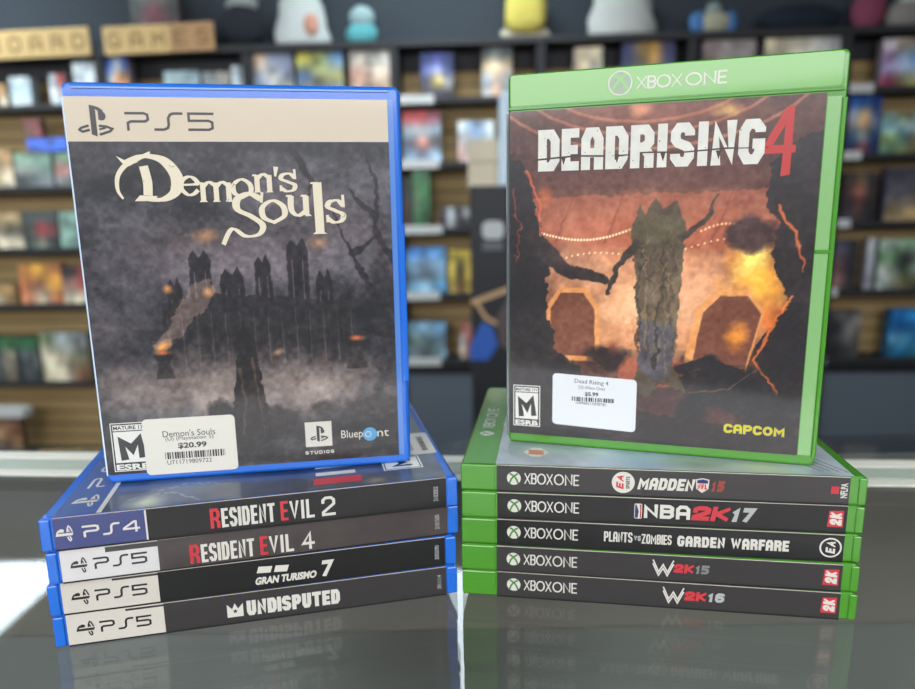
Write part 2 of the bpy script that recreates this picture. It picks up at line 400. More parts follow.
LROWS = [wp(50, 104)[1], wp(50, 186)[1], wp(50, 248)[1], wp(50, 304)[1], wp(50, 382)[1]]
BAYX = [wp(p, y)[0] for p, y in ((-96, 60), (97, 60), (245, 50), (393, 45), (541, 42), (694, 38), (850, 33), (1006, 28))]
def bay(i, rows, lab, strips=(), base=True):
    x0, x1 = BAYX[i], BAYX[i + 1]; W_ = x1 - x0
    t = thing('shelving_bay', lab, 'shelving', UO + UX * x0, -TH, 'black shelving bays along the back wall')
    th = .018
    for a in (0.002, W_ - th - .002): box('side_panel', (a, 0, 0), (a + th, DEP, TOPZ - .03), blk, t, .001)
    box('top_board', (.002, -.005, TOPZ - .03), (W_ - .002, DEP, TOPZ), blk, t, .002)
    box('back_panel', (th + .003, DEP - .012, .02), (W_ - th - .003, DEP, TOPZ - .031), slat, t)
    box('header_shade_strip', (th + .003, DEP - .035, TOPZ - .115), (W_ - th - .003, DEP - .013, TOPZ - .031), blk, t)  # black strip put in for the shadow under the top board
    for z in rows: box('shelf', (th + .003, .004, z - .028), (W_ - th - .003, DEP - .013, z), blk, t, .002)
    if base: box('base_panel', (th + .003, .012, .0), (W_ - th - .003, .03, rows[-1] - .075), basem, t); box('bottom_rail', (th + .003, .002, rows[-1] - .075), (W_ - th - .003, .028, rows[-1] - .029), mat('black_void', (14, 14, 16), .7), t)
    for r, a, b in strips:
        xa, xb = wp(a, 0, 0)[0] - x0, wp(b, 0, 0)[0] - x0
        o = box('price_strip', (max(xa, th + .004), -.006, rows[r] - .03), (xb, .003, rows[r] + .012), strip, t, .001); o['label'] = 'white price label strip'
bay(0, LROWS, 'shelving bay at the far left under the sign ending in D', base=False)
bay(1, LROWS, 'shelving bay under the sign reading GAMES', base=False)
bay(2, ROWS, 'shelving bay with three game boxes above the blue case', ())
bay(3, ROWS, 'shelving bay seen between the blue case and the green case', [(r, 394, 394 + w_) for r, w_ in enumerate((38, 42, 44, 40, 40))])
bay(4, ROWS, 'shelving bay with a small cream box above the left of the green case')
bay(5, ROWS, 'shelving bay with grey and cream boxes above the right of the green case')
bay(6, ROWS, 'shelving bay at the far right beside the green case', [(0, 852, 882), (1, 846, 876), (2, 841, 871), (3, 834, 864), (4, 828, 858)])

# ---- goods on the shelves: plain coloured boxes, blurred in the photo
bart = art_mat('printed_box_card', .45, .15)
def gbox(px, rows, pal, lab, name='game_box', cat='box', grp='board game boxes on the back shelves', back=.03, dep=.07, seed=0, lean=0, zb=None):
    """a printed carton, front picture from a small grid of colours (rows top to bottom)"""
    ym = (px[1] + px[3]) / 2; x0, x1 = wp(px[0], ym, back)[0], wp(px[2], ym, back)[0]; z1 = wp((px[0] + px[2]) / 2, px[1], back)[1]
    z0 = rows if rows is not None else wp((px[0] + px[2]) / 2, px[3], back)[1]
    for a_, b_ in zip(BAYX, BAYX[1:]):
        if rows is not None and rows < TOPZ - .1 and a_ < (x0 + x1) / 2 < b_: x0 = max(x0, a_ + .024); x1 = min(x1, b_ - .024)
    if rows is not None and rows < TOPZ - .1:
        up_ = min([z for z in [TOPZ] + (LROWS if x1 < BAYX[2] else ROWS) if z > rows + .05]); z1 = min(z1, up_ - .036)
    if x1 - x0 < .012 or z1 - z0 < .012: return None
    W_, H_ = (x1 - x0) * 1000, max(20, (z1 - z0) * 1000)
    t = thing(name, lab, cat, UO + UX * ((x0 + x1) / 2) + UY * back + Vector((0, 0, z0 + .0005)), -TH, grp)
    p = Paint(-W_ / 2 + .5, .5, W_ / 2 - .5, H_ - .5, max(W_, H_) / 34, (0, 0, 0))
    R = len(pal); A = np.zeros(p.im.shape)
    fz = (1 - (p.Z - p.z0) / (p.z1 - p.z0)) * R - .5; 
    nzs = (p.n(max(W_, H_) / 5, 11 + seed, 3) - .5)
    for k in range(3):
        cols = []
        for r in pal:
            fx = (p.X[0] - p.x0) / (p.x1 - p.x0) * len(r) - .5; cols.append(np.interp(fx, range(len(r)), [c[k] for c in r]))
        cols = np.array(cols); i0 = np.clip(np.floor(fz[:, 0]), 0, R - 1).astype(int); i1 = np.clip(i0 + 1, 0, R - 1); f_ = np.clip(fz[:, 0] - i0, 0, 1)[:, None]
        A[..., k] = cols[i0] * (1 - f_) + cols[i1] * f_
    p.im = np.clip(A * (1 + nzs[..., None] * .9), 0, 255)
    body = np.mean([c for r in pal for c in r], axis=0) * .8
    link('carton', box_me(-W_ / 2000, 0, 0, W_ / 2000, dep, H_ / 1000, .0015), mat('card_%d_%d_%d' % tuple(int(v) // 24 * 24 for v in body), tuple(body), .6), t)
    link('printed_front', p.mesh(lambda x, z, e: (x, -e, z), .8, 1.15), bart, t)
    if lean: t.rotation_euler = (0, lean, -TH)
    return t
L_, R_ = LROWS, ROWS
WH = (205, 215, 218); CR = (222, 208, 180); TN = (165, 130, 85); GY = (130, 135, 135); NV = (40, 50, 110); BL = (90, 150, 205); RD = (180, 60, 60); GN = (70, 110, 80); DG = (50, 60, 58); DK = (48, 46, 50); OR = (205, 130, 60); BR = (110, 75, 55); PK = (170, 120, 120); YL = (215, 185, 80); LG = (170, 190, 180)
box_list = [
 ((-8, 84, 6, 103), 0, L_, [[OR, TN], [BR, CR]], 'small orange and tan box at the left edge of the top left shelf'),
 ((10, 77, 31, 103), 0, L_, [[WH, WH], [(190, 215, 225), (170, 195, 205)], [WH, WH]], 'pale blue-white box on the top left shelf'),
 ((50, 74, 66, 103), 0, L_, [[WH, RD], [WH, PK], [WH, WH]], 'white box with a red corner on the top left shelf'),
 ((74, 62, 96, 103), 0, L_, [[WH, WH], [(190, 205, 215), WH]], 'taller white box behind the corner of the blue case'),
 ((101, 53, 129, 103), 0, L_, [[(70, 100, 180), WH, (70, 100, 180)], [WH, OR, OR], [(190, 180, 200), WH, (150, 130, 160)]], 'blue and orange box under the first letter of the GAMES sign'),
 ((165, 71, 200, 103), 0, L_, [[(150, 170, 172), (140, 160, 165)]], 'pale grey-blue box half hidden by the top edge of the blue case'),
 ((203, 72, 231, 103), 0, L_, [[GY, (150, 145, 135)], [GY, GY]], 'dull grey box beside the pale grey-blue one above the blue case'),
 ((233, 66, 243, 103), 0, L_, [[WH, (180, 190, 195)]], 'narrow white box against the shelf upright above the blue case'),
 ((-12, 150, 13, 186), 1, L_, [[TN, TN], [(190, 165, 120), CR]], 'tan box at the left end of the second left shelf'),
 ((15, 153, 52, 186), 1, L_, [[(120, 150, 125), (110, 140, 120)], [(150, 155, 145), (90, 110, 100)], [DG, GY]], 'grey-green picture box on the second left shelf'),
 ((55, 153, 88, 186), 1, L_, [[(110, 140, 115), GN], [(190, 120, 110), PK], [GY, DG]], 'green box with a red patch beside the left edge of the blue case'),
 ((-12, 213, 23, 248), 2, L_, [[(150, 125, 85), (160, 135, 95)], [(110, 100, 80), (90, 85, 70)], [CR, CR]], 'tan box with a dark band on the third left shelf'),
 ((24, 211, 58, 248), 2, L_, [[DG, DG, DG], [DG, RD, (110, 50, 50)], [(60, 75, 65), (150, 150, 130), DG]], 'dark green box with a red picture on the third left shelf'),
 ((60, 212, 92, 248), 2, L_, [[(110, 140, 125), (130, 165, 150)], [(150, 185, 170), (90, 110, 100)]], 'pale green box behind the left edge of the blue case'),
 ((-10, 285, 16, 304), 3, L_, [[(180, 150, 100), TN], [CR, TN]], 'low tan box at the left end of the fourth left shelf'),
 ((20, 264, 62, 304), 3, L_, [[(200, 135, 70), (215, 160, 60), (190, 120, 70)], [(190, 115, 75), (120, 80, 60), (200, 150, 60)], [(200, 130, 90), CR, (180, 110, 70)]], 'orange and yellow box on the fourth left shelf'),
 ((63, 266, 96, 304), 3, L_, [[DK, (170, 70, 60)], [(200, 150, 130), RD], [CR, CR]], 'cream box with a red top beside the orange one'),
 ((42, 333, 88, 382), 4, L_, [[(120, 130, 100), WH, GY], [CR, (200, 190, 160), (110, 110, 90)], [(215, 205, 170), CR, BR]], 'cream and olive box on the lowest left shelf'),
 ((250, 52, 293, 97), 0, R_, [[(210, 180, 150), (140, 150, 170), (120, 125, 145)], [(150, 160, 180), (230, 220, 205), (130, 140, 160)], [(120, 130, 150), (150, 165, 190), (230, 225, 170)]], 'blue-grey box with a pale swirl above the blue case'),
 ((297, 45, 343, 97), 0, R_, [[(190, 180, 80), (170, 175, 100), (110, 150, 190)], [(70, 100, 150), (120, 120, 80), (200, 190, 110)], [(150, 130, 70), (90, 70, 90), (80, 100, 150)]], 'busy yellow and blue box above the middle of the blue case'),
 ((350, 50, 391, 97), 0, R_, [[(205, 195, 180), (200, 195, 185)], [(180, 130, 110), (190, 170, 150)], [(150, 130, 110), (160, 125, 95)]], 'cream and brown box above the right corner of the blue case'),
 ((421, 53, 453, 97), 0, R_, [[NV, (70, 80, 160), NV], [(100, 110, 170), (160, 165, 200), (60, 70, 120)], [(60, 60, 90), (235, 200, 90), (190, 190, 190)], [DK, (60, 60, 80), DK]], 'navy box with a pale emblem on the top shelf between the cases'),
 ((482, 43, 512, 97), 0, R_, [[DG, GY, DG], [(240, 205, 160), (250, 220, 180), (225, 190, 150)], [(160, 170, 180), (225, 190, 165), (170, 175, 180)], [(190, 190, 190), (230, 180, 150), (110, 130, 130)]], 'cream and grey box on the top shelf beside the green case'),
 ((403, 111, 441, 161), 1, R_, [[RD, (200, 70, 70), (120, 60, 70)], [(170, 195, 205), WH, (140, 165, 180)], [(60, 70, 90), (220, 130, 110), DK], [(150, 190, 220), (110, 130, 160), (160, 190, 210)]], 'red and pale blue box on the second shelf beside the blue case'),
 ((458, 121, 494, 161), 1, R_, [[WH, (120, 155, 200), WH], [(210, 170, 160), (200, 210, 215), WH]], 'white box with a blue band behind the stacked cream cartons'),
 ((400, 177, 412, 228), 2, R_, [[DG, DG], [(90, 50, 45), DK]], 'narrow dark box next to the green one on the third shelf'),
 ((413, 170, 430, 228), 2, R_, [[(70, 130, 80), (80, 140, 90)], [(120, 150, 110), (50, 110, 65)], [(60, 120, 75), (40, 90, 50)]], 'narrow green box on the third shelf beside the blue case'),
 ((440, 207, 469, 228), 2, R_, [[DK, WH, DK, (170, 170, 170)], [DK, (190, 190, 190), DK, DK]], 'low black and white box on the third shelf between the cases'),
 ((404, 247, 446, 294), 3, R_, [[(70, 130, 200), (90, 150, 215), (100, 160, 215)], [(150, 190, 220), (170, 200, 225), (150, 190, 220)], [(80, 100, 120), (90, 100, 110), (110, 140, 160)], [(130, 180, 210), (150, 195, 215), (90, 150, 190)]], 'sky-blue landscape box on the fourth shelf between the cases'),
 ((449, 250, 472, 294), 3, R_, [[YL, (200, 170, 70), YL], [YL, DK, YL], [YL, (60, 50, 35), (190, 160, 60)], [(190, 165, 90), BR, YL]], 'yellow-framed box on the fourth shelf beside the black display'),
 ((406, 322, 446, 361), 4, R_, [[(130, 170, 195), (140, 175, 200), (120, 165, 200)], [(110, 130, 120), (90, 110, 110), (80, 100, 110)], [(130, 150, 160), (90, 100, 95), (140, 170, 185)]], 'grey-blue picture box on the lowest shelf between the cases'),
 ((460, 322, 473, 361), 4, R_, [[(180, 110, 80), PK], [WH, (190, 80, 70)], [(220, 200, 180), (120, 70, 50)]], 'small red and cream box on the lowest shelf by the black display'),
 ((574, 47, 602, 97), 0, R_, [[(200, 180, 150), (205, 190, 160)], [(180, 160, 130), (160, 165, 160)]], 'small cream box over the left end of the green case'),
 ((622, 35, 674, 97), 0, R_, [[(60, 62, 110), (150, 120, 60), (190, 140, 60), (60, 62, 110)], [(60, 62, 110), (110, 95, 80), (170, 130, 70), (60, 60, 105)], [(55, 58, 105)] * 4], 'navy box with an orange title above the green case'),
 ((702, 34, 755, 97), 0, R_, [[(150, 135, 130), (165, 155, 150), (160, 150, 145)], [(120, 85, 85), (180, 175, 165), (110, 95, 95)], [GY, GY, GY]], 'greyish pink box above the console name on the green case'),
 ((764, 31, 839, 97), 0, R_, [[(230, 215, 180), (235, 225, 200), (220, 220, 215)], [(190, 185, 170), (215, 212, 205), (120, 120, 115)], [GY, GY, GY]], 'wide cream box above the right corner of the green case'),
 ((882, 38, 930, 86), 0, R_, [[(190, 180, 185), (200, 180, 150), GY], [(150, 120, 160), (170, 205, 235), (80, 130, 200)], [(190, 180, 220), (200, 220, 240), (150, 180, 220)], [(150, 60, 90), (140, 140, 90), (170, 160, 110)]], 'purple and pale blue box on the top shelf at the right edge'),
 ((848, 96, 880, 154), 1, R_, [[(30, 100, 190), (40, 110, 200), (20, 60, 130)], [(180, 190, 210), (225, 180, 110), (60, 80, 130)], [(200, 195, 200), (215, 170, 110), (130, 140, 170)], [(60, 110, 150), (190, 200, 200), (30, 70, 120)], [(40, 50, 90), (170, 80, 80), (30, 50, 100)]], 'tall blue box with a golden picture beside the green case'),
 ((881, 112, 932, 154), 1, R_, [[(130, 160, 150), (130, 130, 90), (180, 215, 235)], [(150, 200, 215), (170, 200, 200), (190, 220, 230)], [(150, 170, 100), (80, 130, 140), (170, 110, 60)], [(110, 150, 120), (130, 140, 90), (150, 120, 80)]], 'light blue and brown landscape box on the second shelf at the right'),
 ((843, 172, 875, 221), 2, R_, [[(60, 55, 50), (120, 100, 70), DK], [(90, 60, 60), (150, 90, 75), (60, 50, 50)], [DK, (110, 60, 55), DK], [(70, 65, 75), (90, 70, 65), DK]], 'dark box with a red-brown picture on the third shelf at the right'),
 ((886, 167, 932, 221), 2, R_, [[(70, 70, 78), (80, 80, 88)], [(100, 100, 110), (90, 85, 80)], [(150, 130, 95), (190, 160, 110)]], 'grey and sand box on the third shelf at the right edge'),
 ((834, 240, 856, 290), 3, R_, [[(80, 80, 100), DK], [(120, 85, 85), (60, 55, 65)], [(150, 110, 105), DK]], 'dark pinkish box on the fourth shelf beside the green case'),
 ((866, 238, 874, 290), 3, R_, [[(175, 178, 180)], [(150, 152, 158)]], 'narrow light grey box on the fourth shelf at the right'),
 ((878, 239, 932, 290), 3, R_, [[(170, 185, 170), (130, 165, 130), (160, 180, 160)], [(110, 160, 110), DK, (180, 190, 170)], [(210, 210, 200), (50, 70, 50), (200, 205, 190)], [(180, 190, 180), (120, 110, 70), (90, 100, 80)]], 'pale green and white box on the fourth shelf at the right edge'),
 ((828, 311, 860, 357), 4, R_, [[(80, 82, 80), (110, 108, 104)], [DK, (150, 148, 140)], [(70, 72, 72), (120, 115, 110)], [DK, (75, 75, 75)]], 'dark grey box on the lowest shelf beside the green case'),
 ((889, 309, 932, 357), 4, R_, [[(30, 110, 170), (60, 150, 200)], [(20, 80, 140), (40, 110, 160)], [(110, 180, 210), (20, 90, 130)], [(30, 100, 140), (50, 130, 150)]], 'bright blue box on the lowest shelf at the right edge'),
]
for i, (px, r, rows, pal, lab) in enumerate(box_list): gbox(px, rows[r], pal, lab, seed=i * 3, dep=.07 if i % 3 else .055)
# row of thin green-topped cases on the lowest left shelf
random.seed(4)
for i in range(9):
    xa = -14 + i * 6.0
    g_ = random.choice([(90, 95, 95), (60, 66, 70), (110, 105, 100), (150, 140, 120), (70, 80, 90)])
    o = gbox((xa, 338, xa + 5.6, 382), L_[4], [[(60, 110, 70)], [g_], [g_], [tuple(v * .8 for v in g_)]], 'thin upright case with a green top in the row on the lowest left shelf', 'thin_case', 'game case', 'thin green-topped cases on the lowest left shelf', seed=i, dep=.12)
# blue box lying on top of the grey-green one
x0, _ = wp(27, 140); x1, _ = wp(68, 140); _, zt = wp(45, 153, .03)
gbox((27, 138, 68, 150), wp(45, 152, .03)[1] + .004, [[(60, 100, 200), (60, 105, 210)]], 'flat blue box lying on the boxes of the second left shelf', 'flat_box', back=.035, dep=.06)
gbox((24, 119, 41, 138), wp(45, 137, .03)[1] + .004, [[(140, 70, 70), (120, 65, 60)], [(110, 80, 60), (140, 70, 70)]], 'small dark red box resting on the flat blue box', 'small_box', back=.04, dep=.04)
# low goods at the bottom of the left bay
gbox((-14, 418, 22, 455), None, [[(150, 120, 90), (110, 80, 60)], [(200, 170, 130), (140, 100, 70)], [(90, 80, 90), (120, 100, 80)]], 'brown and cream box below the white ledge at the far left', 'low_box', back=-.06, dep=.05)
GBX = C.objects['low_box'] if 'low_box' in C.objects else None

# ---- wooden signs with lettering
wood = mat('pale_wood', (214, 180, 118), .6, noise=.15, nscale=30); wood2 = mat('browner_wood', (186, 144, 98), .6, noise=.15, nscale=30); ink = mat('burnt_lettering', (122, 92, 52), .8)
def sign(txt, pa, pb, lab, dark_from=99):
    xa, za = wp(*pa, -.02); xb, zb = wp(*pb, -.02); W_ = xb - xa; H_ = za - zb
    t = thing('letter_sign', lab, 'sign', UO + UX * xa + UY * -.02 + Vector((0, 0, zb)), -TH)
    n = len(txt); cw = W_ / n
    for i, ch in enumerate(txt):
        o = link('letter_tile', box_me(i * cw + .0005, 0, 0, (i + 1) * cw - .0005, .014, H_, .001), wood2 if i >= dark_from else wood, t)
        g = block(ch, (i + .22) * cw * 1000, H_ * 220, (i + .78) * cw * 1000, H_ * 780, H_ * 85, wd={c: 1 for c in 'BOARDGMES'})
        lo = link('letter', Plane(lambda x, y, e: (x, -e, y)).mesh(g, .6), ink, o)
    t.rotation_euler = (0, -.018, -TH); return t
sign('BOARD', (-19, 32), (91, 57), 'pale wooden letter sign reading BOARD on the left shelving')
sign('GAMES', (102, 27), (215, 52), 'wooden letter sign reading GAMES with two browner tiles', 3)

# ---- soft toys and things standing on top of the shelving
def lump(name, lab, cat, parts, py_base=None, grp='soft toys on top of the shelving'):
    """parts: (name, px x, px y, px rx, px ry, material, squareness) as soft lumps set on the top board"""
    base = None
    cx = sum(p[1] for p in parts) / len(parts)
    X0 = wp(cx, 30, .085)[0]
    t = thing(name, lab, cat, UO + UX * X0 + UY * .085 + Vector((0, 0, TOPZ)), -TH, grp)
    sc = (YF + .085) / F * 1.0
    lows = []
    built = []
    for (n_, px, py, rx, ry, m, sq) in parts:
        x, z = wp(px, py, .085); x -= X0; z -= TOPZ
        built.append((n_, x, z, rx * sc, ry * sc, m, sq)); lows.append(z - ry * sc)
    dz = -min(lows)
    for n_, x, z, rx, rz, m, sq in built:
        bm = bmesh.new(); bmesh.ops.create_icosphere(bm, subdivisions=4, radius=1)
        for v in bm.verts:
            d = v.co.copy(); e = 1 - sq * .45
            p = Vector([math.copysign(abs(c) ** e, c) for c in d])
            wob = 1 + .05 * math.sin(5 * d.x + 3 * d.z + rx * 90) * math.cos(4 * d.y)
            tz = max(0, p.z); taper = 1 - (.0 if sq > .3 else .0) * tz
            v.co = Vector((x + p.x * rx * wob * taper, p.y * min(rx, rz, .09) * .8, z + dz + p.z * rz * wob))
            if v.co.z < 0.0006: v.co.z = 0.0006
        me = bpy.data.meshes.new('m'); bm.to_mesh(me); bm.free()
        for p_ in me.polygons: p_.use_smooth = True
        link(n_, me, m, t)
    return t
F_ = lambda n, c: mat('plush_' + n, c, .95, noise=.12, nscale=60)
def cloth_bag(name, lab, cat, pa, wtop, wbot, ytop, m, extra=()):
    t = thing(name, lab, cat, UO + UX * wp(pa, 30, .085)[0] + UY * .085 + Vector((0, 0, TOPZ)), -TH, 'soft toys on top of the shelving')
    sc = (YF + .085) / F; H_ = wp(pa, ytop, .085)[1] - TOPZ
    bm = bmesh.new(); N_ = 28; rings = []
    for j in range(13):
        f_ = j / 12; r = (wbot + (wtop - wbot) * f_ ** 1.3) * sc / 2 * (1 if f_ < .93 else .7) * (.93 if j == 0 else 1)
        rings.append([bm.verts.new((r * math.cos(a) * (1 + .05 * math.sin(5 * a + j)), min(r * .5, .075) * math.sin(a), .0006 + f_ * H_)) for a in (2 * math.pi * k / N_ for k in range(N_))])
    for a, b in zip(rings, rings[1:]):
        for k in range(N_): bm.faces.new((a[k], a[(k + 1) % N_], b[(k + 1) % N_], b[k]))
    bm.faces.new(rings[-1]); bm.faces.new(rings[0][::-1])
    me = bpy.data.meshes.new('m'); bm.to_mesh(me); bm.free()
    for p_ in me.polygons: p_.use_smooth = True
    link('body', me, m, t)
    for n_, dx, z, rx, rz, m2 in extra:
        bm = bmesh.new(); bmesh.ops.create_icosphere(bm, subdivisions=3, radius=1)
        for v in bm.verts: v.co = Vector((dx * sc + v.co.x * rx * sc, -min(wbot * sc * .22, .068) + v.co.y * .02, z * H_ + v.co.z * rz * sc))
        me = bpy.data.meshes.new('m'); bm.to_mesh(me); bm.free(); link(n_, me, m2, t)
    return t
cloth_bag('plush_toy', 'white bell-shaped soft toy on the shelving above the blue case', 'soft toy', 302, 34, 54, -8, F_('white', (196, 200, 196)), [('patch', 12, .35, 7, 10, F_('peach', (205, 150, 130)))])
cloth_bag('plush_toy', 'large plain white soft toy above the left half of the green case', 'soft toy', 621, 46, 64, -12, F_('pale', (196, 198, 192)))
lump('plush_toy', 'round black soft toy with a grey top above the blue case', 'soft toy', [('body', 242, 26, 21, 20, F_('black', (34, 38, 46)), .1), ('head', 242, 3, 15, 9, F_('grey', (150, 150, 148)), .1)])
lump('plush_toy', 'small teal soft toy with a lime middle above the blue case corner', 'soft toy', [('body', 362, 30, 15, 10, F_('teal', (90, 165, 170)), .3), ('head', 362, 13, 12, 10, F_('pale_teal', (150, 175, 175)), .1), ('belly', 361, 30, 6, 8, F_('lime', (160, 195, 50)), .1)])
lump('cushion', 'square yellow cushion with a white lower edge beside the green case', 'cushion', [('cushion_body', 525, 8, 19, 19, F_('yellow', (214, 196, 96)), .9), ('lower_edge', 525, 29, 23, 6, F_('offwhite', (196, 188, 165)), .6)])
lump('plush_toy', 'blue and cream soft toy above the console name on the green case', 'soft toy', [('body', 714, 20, 15, 10, F_('cream', (178, 174, 150)), .2), ('head', 714, 6, 7, 6, F_('greygreen', (140, 155, 150)), .1), ('arm', 698, 20, 8, 10, F_('blue', (80, 125, 180)), .1), ('arm', 730, 20, 7, 10, F_('blue', (80, 125, 180)), .1)])
lump('plush_toy', 'dark navy soft toy with a pale badge above the green case corner', 'soft toy', [('body', 800, 16, 36, 12, F_('navy', (28, 38, 50)), .2), ('badge', 805, 8, 6, 6, F_('badge', (130, 165, 175)), .1)])
lump('plush_toy', 'burgundy pink soft toy at the top right', 'soft toy', [('body', 868, 8, 14, 17, F_('pink', (140, 70, 92)), .3)])
lump('plush_toy', 'grey and white soft toy at the top right edge', 'soft toy', [('body', 904, 14, 17, 12, F_('stone', (150, 145, 140)), .3), ('head', 910, -2, 10, 9, F_('white', (205, 205, 205)), .1)])
gb = gbox((130, -14, 178, 27), TOPZ, [[(60, 72, 66), (90, 70, 66), (60, 66, 62)], [(70, 60, 60), (150, 60, 75), (75, 60, 60)], [(60, 66, 62), (90, 80, 66), (140, 55, 70)]], 'dark box with red spots standing above the GAMES sign', 'dark_box', back=.05)

# ---- white ledge at the far left and a green plant-like thing
o = thing('wall_ledge', 'white ledge low on the slatted panel at the far left', 'ledge', UO + UX * wp(-20, 410, -.08)[0] + UY * -.08 + Vector((0, 0, wp(0, 418, -.08)[1])), -TH)
Lw = wp(22, 410, -.08)[0] - wp(-20, 410, -.08)[0]
box('ledge_board', (0, -.0, 0), (Lw, .08, .05), strip, o, .002)
box('ledge_bracket', (.01, .02, -.06), (.02, .08, 0), blk, o)
random.seed(2)
pl_ = thing('potted_plant', 'small green leafy plant low behind the blue pile', 'plant', UO + UX * wp(80, 450, -.06)[0] + UY * -.06 + Vector((0, 0, wp(80, 474, -.06)[1])), -TH)
bm = bmesh.new()
for i in range(60):
    a = random.uniform(0, 6.28); r = random.uniform(.01, .06); z = random.uniform(.05, .13); c = Vector((r * math.cos(a), r * math.sin(a) * .7, z)); d = Vector((math.cos(a), math.sin(a), .4)).normalized(); s_ = Vector((-math.sin(a), math.cos(a), 0))
    vs = [bm.verts.new(c - d * .018), bm.verts.new(c + s_ * .009), bm.verts.new(c + d * .022), bm.verts.new(c - s_ * .009)]; bm.faces.new(vs)
me = bpy.data.meshes.new('m'); bm.to_mesh(me); bm.free(); link('foliage', me, mat('leaf_green', (100, 120, 70), .7), pl_)
bm = bmesh.new(); bmesh.ops.create_cone(bm, cap_ends=True, segments=20, radius1=.035, radius2=.045, depth=.06)
for v in bm.verts: v.co.z += .03
me = bpy.data.meshes.new('m'); bm.to_mesh(me); bm.free(); link('pot', me, mat('pot_grey', (120, 110, 95), .7), pl_)
o = thing('low_bench', 'tan slatted bench low against the left panel', 'bench', UO + UX * BAYX[0] + UY * -.12, -TH)
hb = wp(80, 474, -.06)[1]
box('bench_top', (0, 0, hb - .03), (BAYX[2] - BAYX[0], .118, hb - .002), mat('bench_wood', (150, 120, 76), .6), o)
for a in (.02, BAYX[2] - BAYX[0] - .06): box('leg', (a, .01, 0), (a + .04, .11, hb - .031), blk, o)

# ---- black display column with cartons on top, between the two piles
def at(px, py, Y):
    d = ray(px, py); t = Y / d.y; return CAM + d * t
Yd = 2.35; A = at(471, 186, Yd); B = at(530, 186, Yd)
dp = thing('black_display', 'tall black printed display standing between the blue and green cases', 'display', (A.x, Yd, 0))
DW = B.x - A.x; DH = A.z
box('display_body', (0, 0, 0), (DW, .25, DH), mat('display_black', (34, 36, 42), .5), dp, .003)
def dloc(px, py): q = at(px, py, Yd); return (q.x - A.x) * 1000, q.z * 1000
pd = G()
x0, z1 = dloc(482, 221); x1, z0 = dloc(504, 239); pd.rrect(x0, z0, x1, z1, (z1 - z0) * .35)
put('white_emblem', pd, FRONT, 1, mat('emblem_white', (205, 208, 208), .5), dp)
pd = G(); x0, z1 = dloc(483, 242); x1, z0 = dloc(503, 250)
for k in range(6): pd.rect(x0 + (x1 - x0) * k / 6, z0, x0 + (x1 - x0) * (k + .75) / 6, z1)
put('small_lettering', pd, FRONT, 1, mat('emblem_grey', (120, 122, 124), .5), dp)
pd = G(); pd.stroke([dloc(474, 302), dloc(506, 290)], 20); pd.stroke([dloc(476, 302), dloc(486, 318), dloc(500, 325)], 14); put('printed_bar', pd, FRONT, 1, mat('print_tan', (205, 165, 120), .5), dp)
pd = G(); pd.poly([dloc(470, 360), dloc(470, 345), dloc(482, 322), dloc(492, 326), dloc(498, 345), dloc(488, 360)]); put('printed_patch', pd, FRONT, 1, mat('print_blue', (50, 100, 190), .5), dp)
pd = G(); pd.poly([dloc(496, 318), dloc(512, 290), dloc(512, 352), dloc(500, 345)]); put('printed_streak', pd, FRONT, 1.2, mat('print_brown', (90, 80, 76), .5), dp)
crd = mat('cream_card', (226, 212, 184), .6)
for j, (ya, yb, lab) in enumerate(((160, 186, 'lower cream carton stacked on the black display'), (136, 159, 'upper cream carton stacked on the black display'))):
    a = at(469, ya, Yd); b = at(530, yb, Yd)
    t = thing('cream_carton', lab, 'box', (a.x, Yd + .08, b.z + .001)); box('carton_body', (0, 0, 0), (b.x - a.x, .16, a.z - b.z - .002), crd, t, .003)
    box('lid_flap', (-.001, -.001, (a.z - b.z) * .86), (b.x - a.x + .001, .161, (a.z - b.z) * .97), crd, t)
a = at(498, 98, Yd + .04); b = at(512, 178, Yd + .04); hc = a.z - DH
t = thing('plastic_canister', 'tall pale blue-white canister on the black display beside the cream cartons', 'canister', ((a.x + b.x) / 2 + .004, Yd + .04, DH + .0005))
bm = bmesh.new(); bmesh.ops.create_cone(bm, cap_ends=True, segments=24, radius1=.028, radius2=.026, depth=hc)
for v in bm.verts: v.co.z += hc / 2
me = bpy.data.meshes.new('m'); bm.to_mesh(me); bm.free(); link('canister_body', me, mat('pale_plastic', (205, 225, 238), .2), t)
box('canister_cap', (-.018, -.018, hc), (.018, .018, hc + .02), mat('pale_plastic'), t, .004)

# ------------------------------------------------------------------ game cases
KK = 1.0
blue = mat('blue_case_plastic', (30, 106, 208), .22, coat=.3); blue2 = mat('blue_case_plastic_light', (84, 132, 205), .25, coat=.5)
green = mat('green_case_plastic', (72, 142, 34), .25, coat=.4); green2 = mat('green_case_plastic_light', (134, 180, 112), .25, coat=.5); green3 = mat('green_case_band', (112, 172, 80), .3, coat=.4)
white = mat('white_ink', (226, 222, 212), .45, coat=.3); cream_i = mat('cream_band_ink', (210, 193, 168), .4, coat=.4); offw = mat('offwhite_ink', (214, 208, 196), .4, coat=.2)
black = mat('black_ink', (26, 25, 26), .35, coat=.5); dgrey = mat('dark_grey_ink', (50, 46, 46), .35, coat=.5); spineblk = mat('spine_black_print', (24, 22, 22), .35, coat=.25, spec=.35)
spinegry = mat('spine_charcoal_print', (54, 50, 49), .35, coat=.25, spec=.35); spineblue = mat('spine_blue_print', (40, 52, 112), .3, coat=.5); red_i = mat('red_ink', (200, 52, 60), .4, coat=.2); gold = mat('yellow_ink', (214, 200, 60), .4)
spwhite = mat('spine_white_print', (214, 208, 204), .35, coat=.4); bcol = mat('studio_blue', (96, 160, 205), .4); silver = mat('silver_ink', (176, 176, 172), .4)
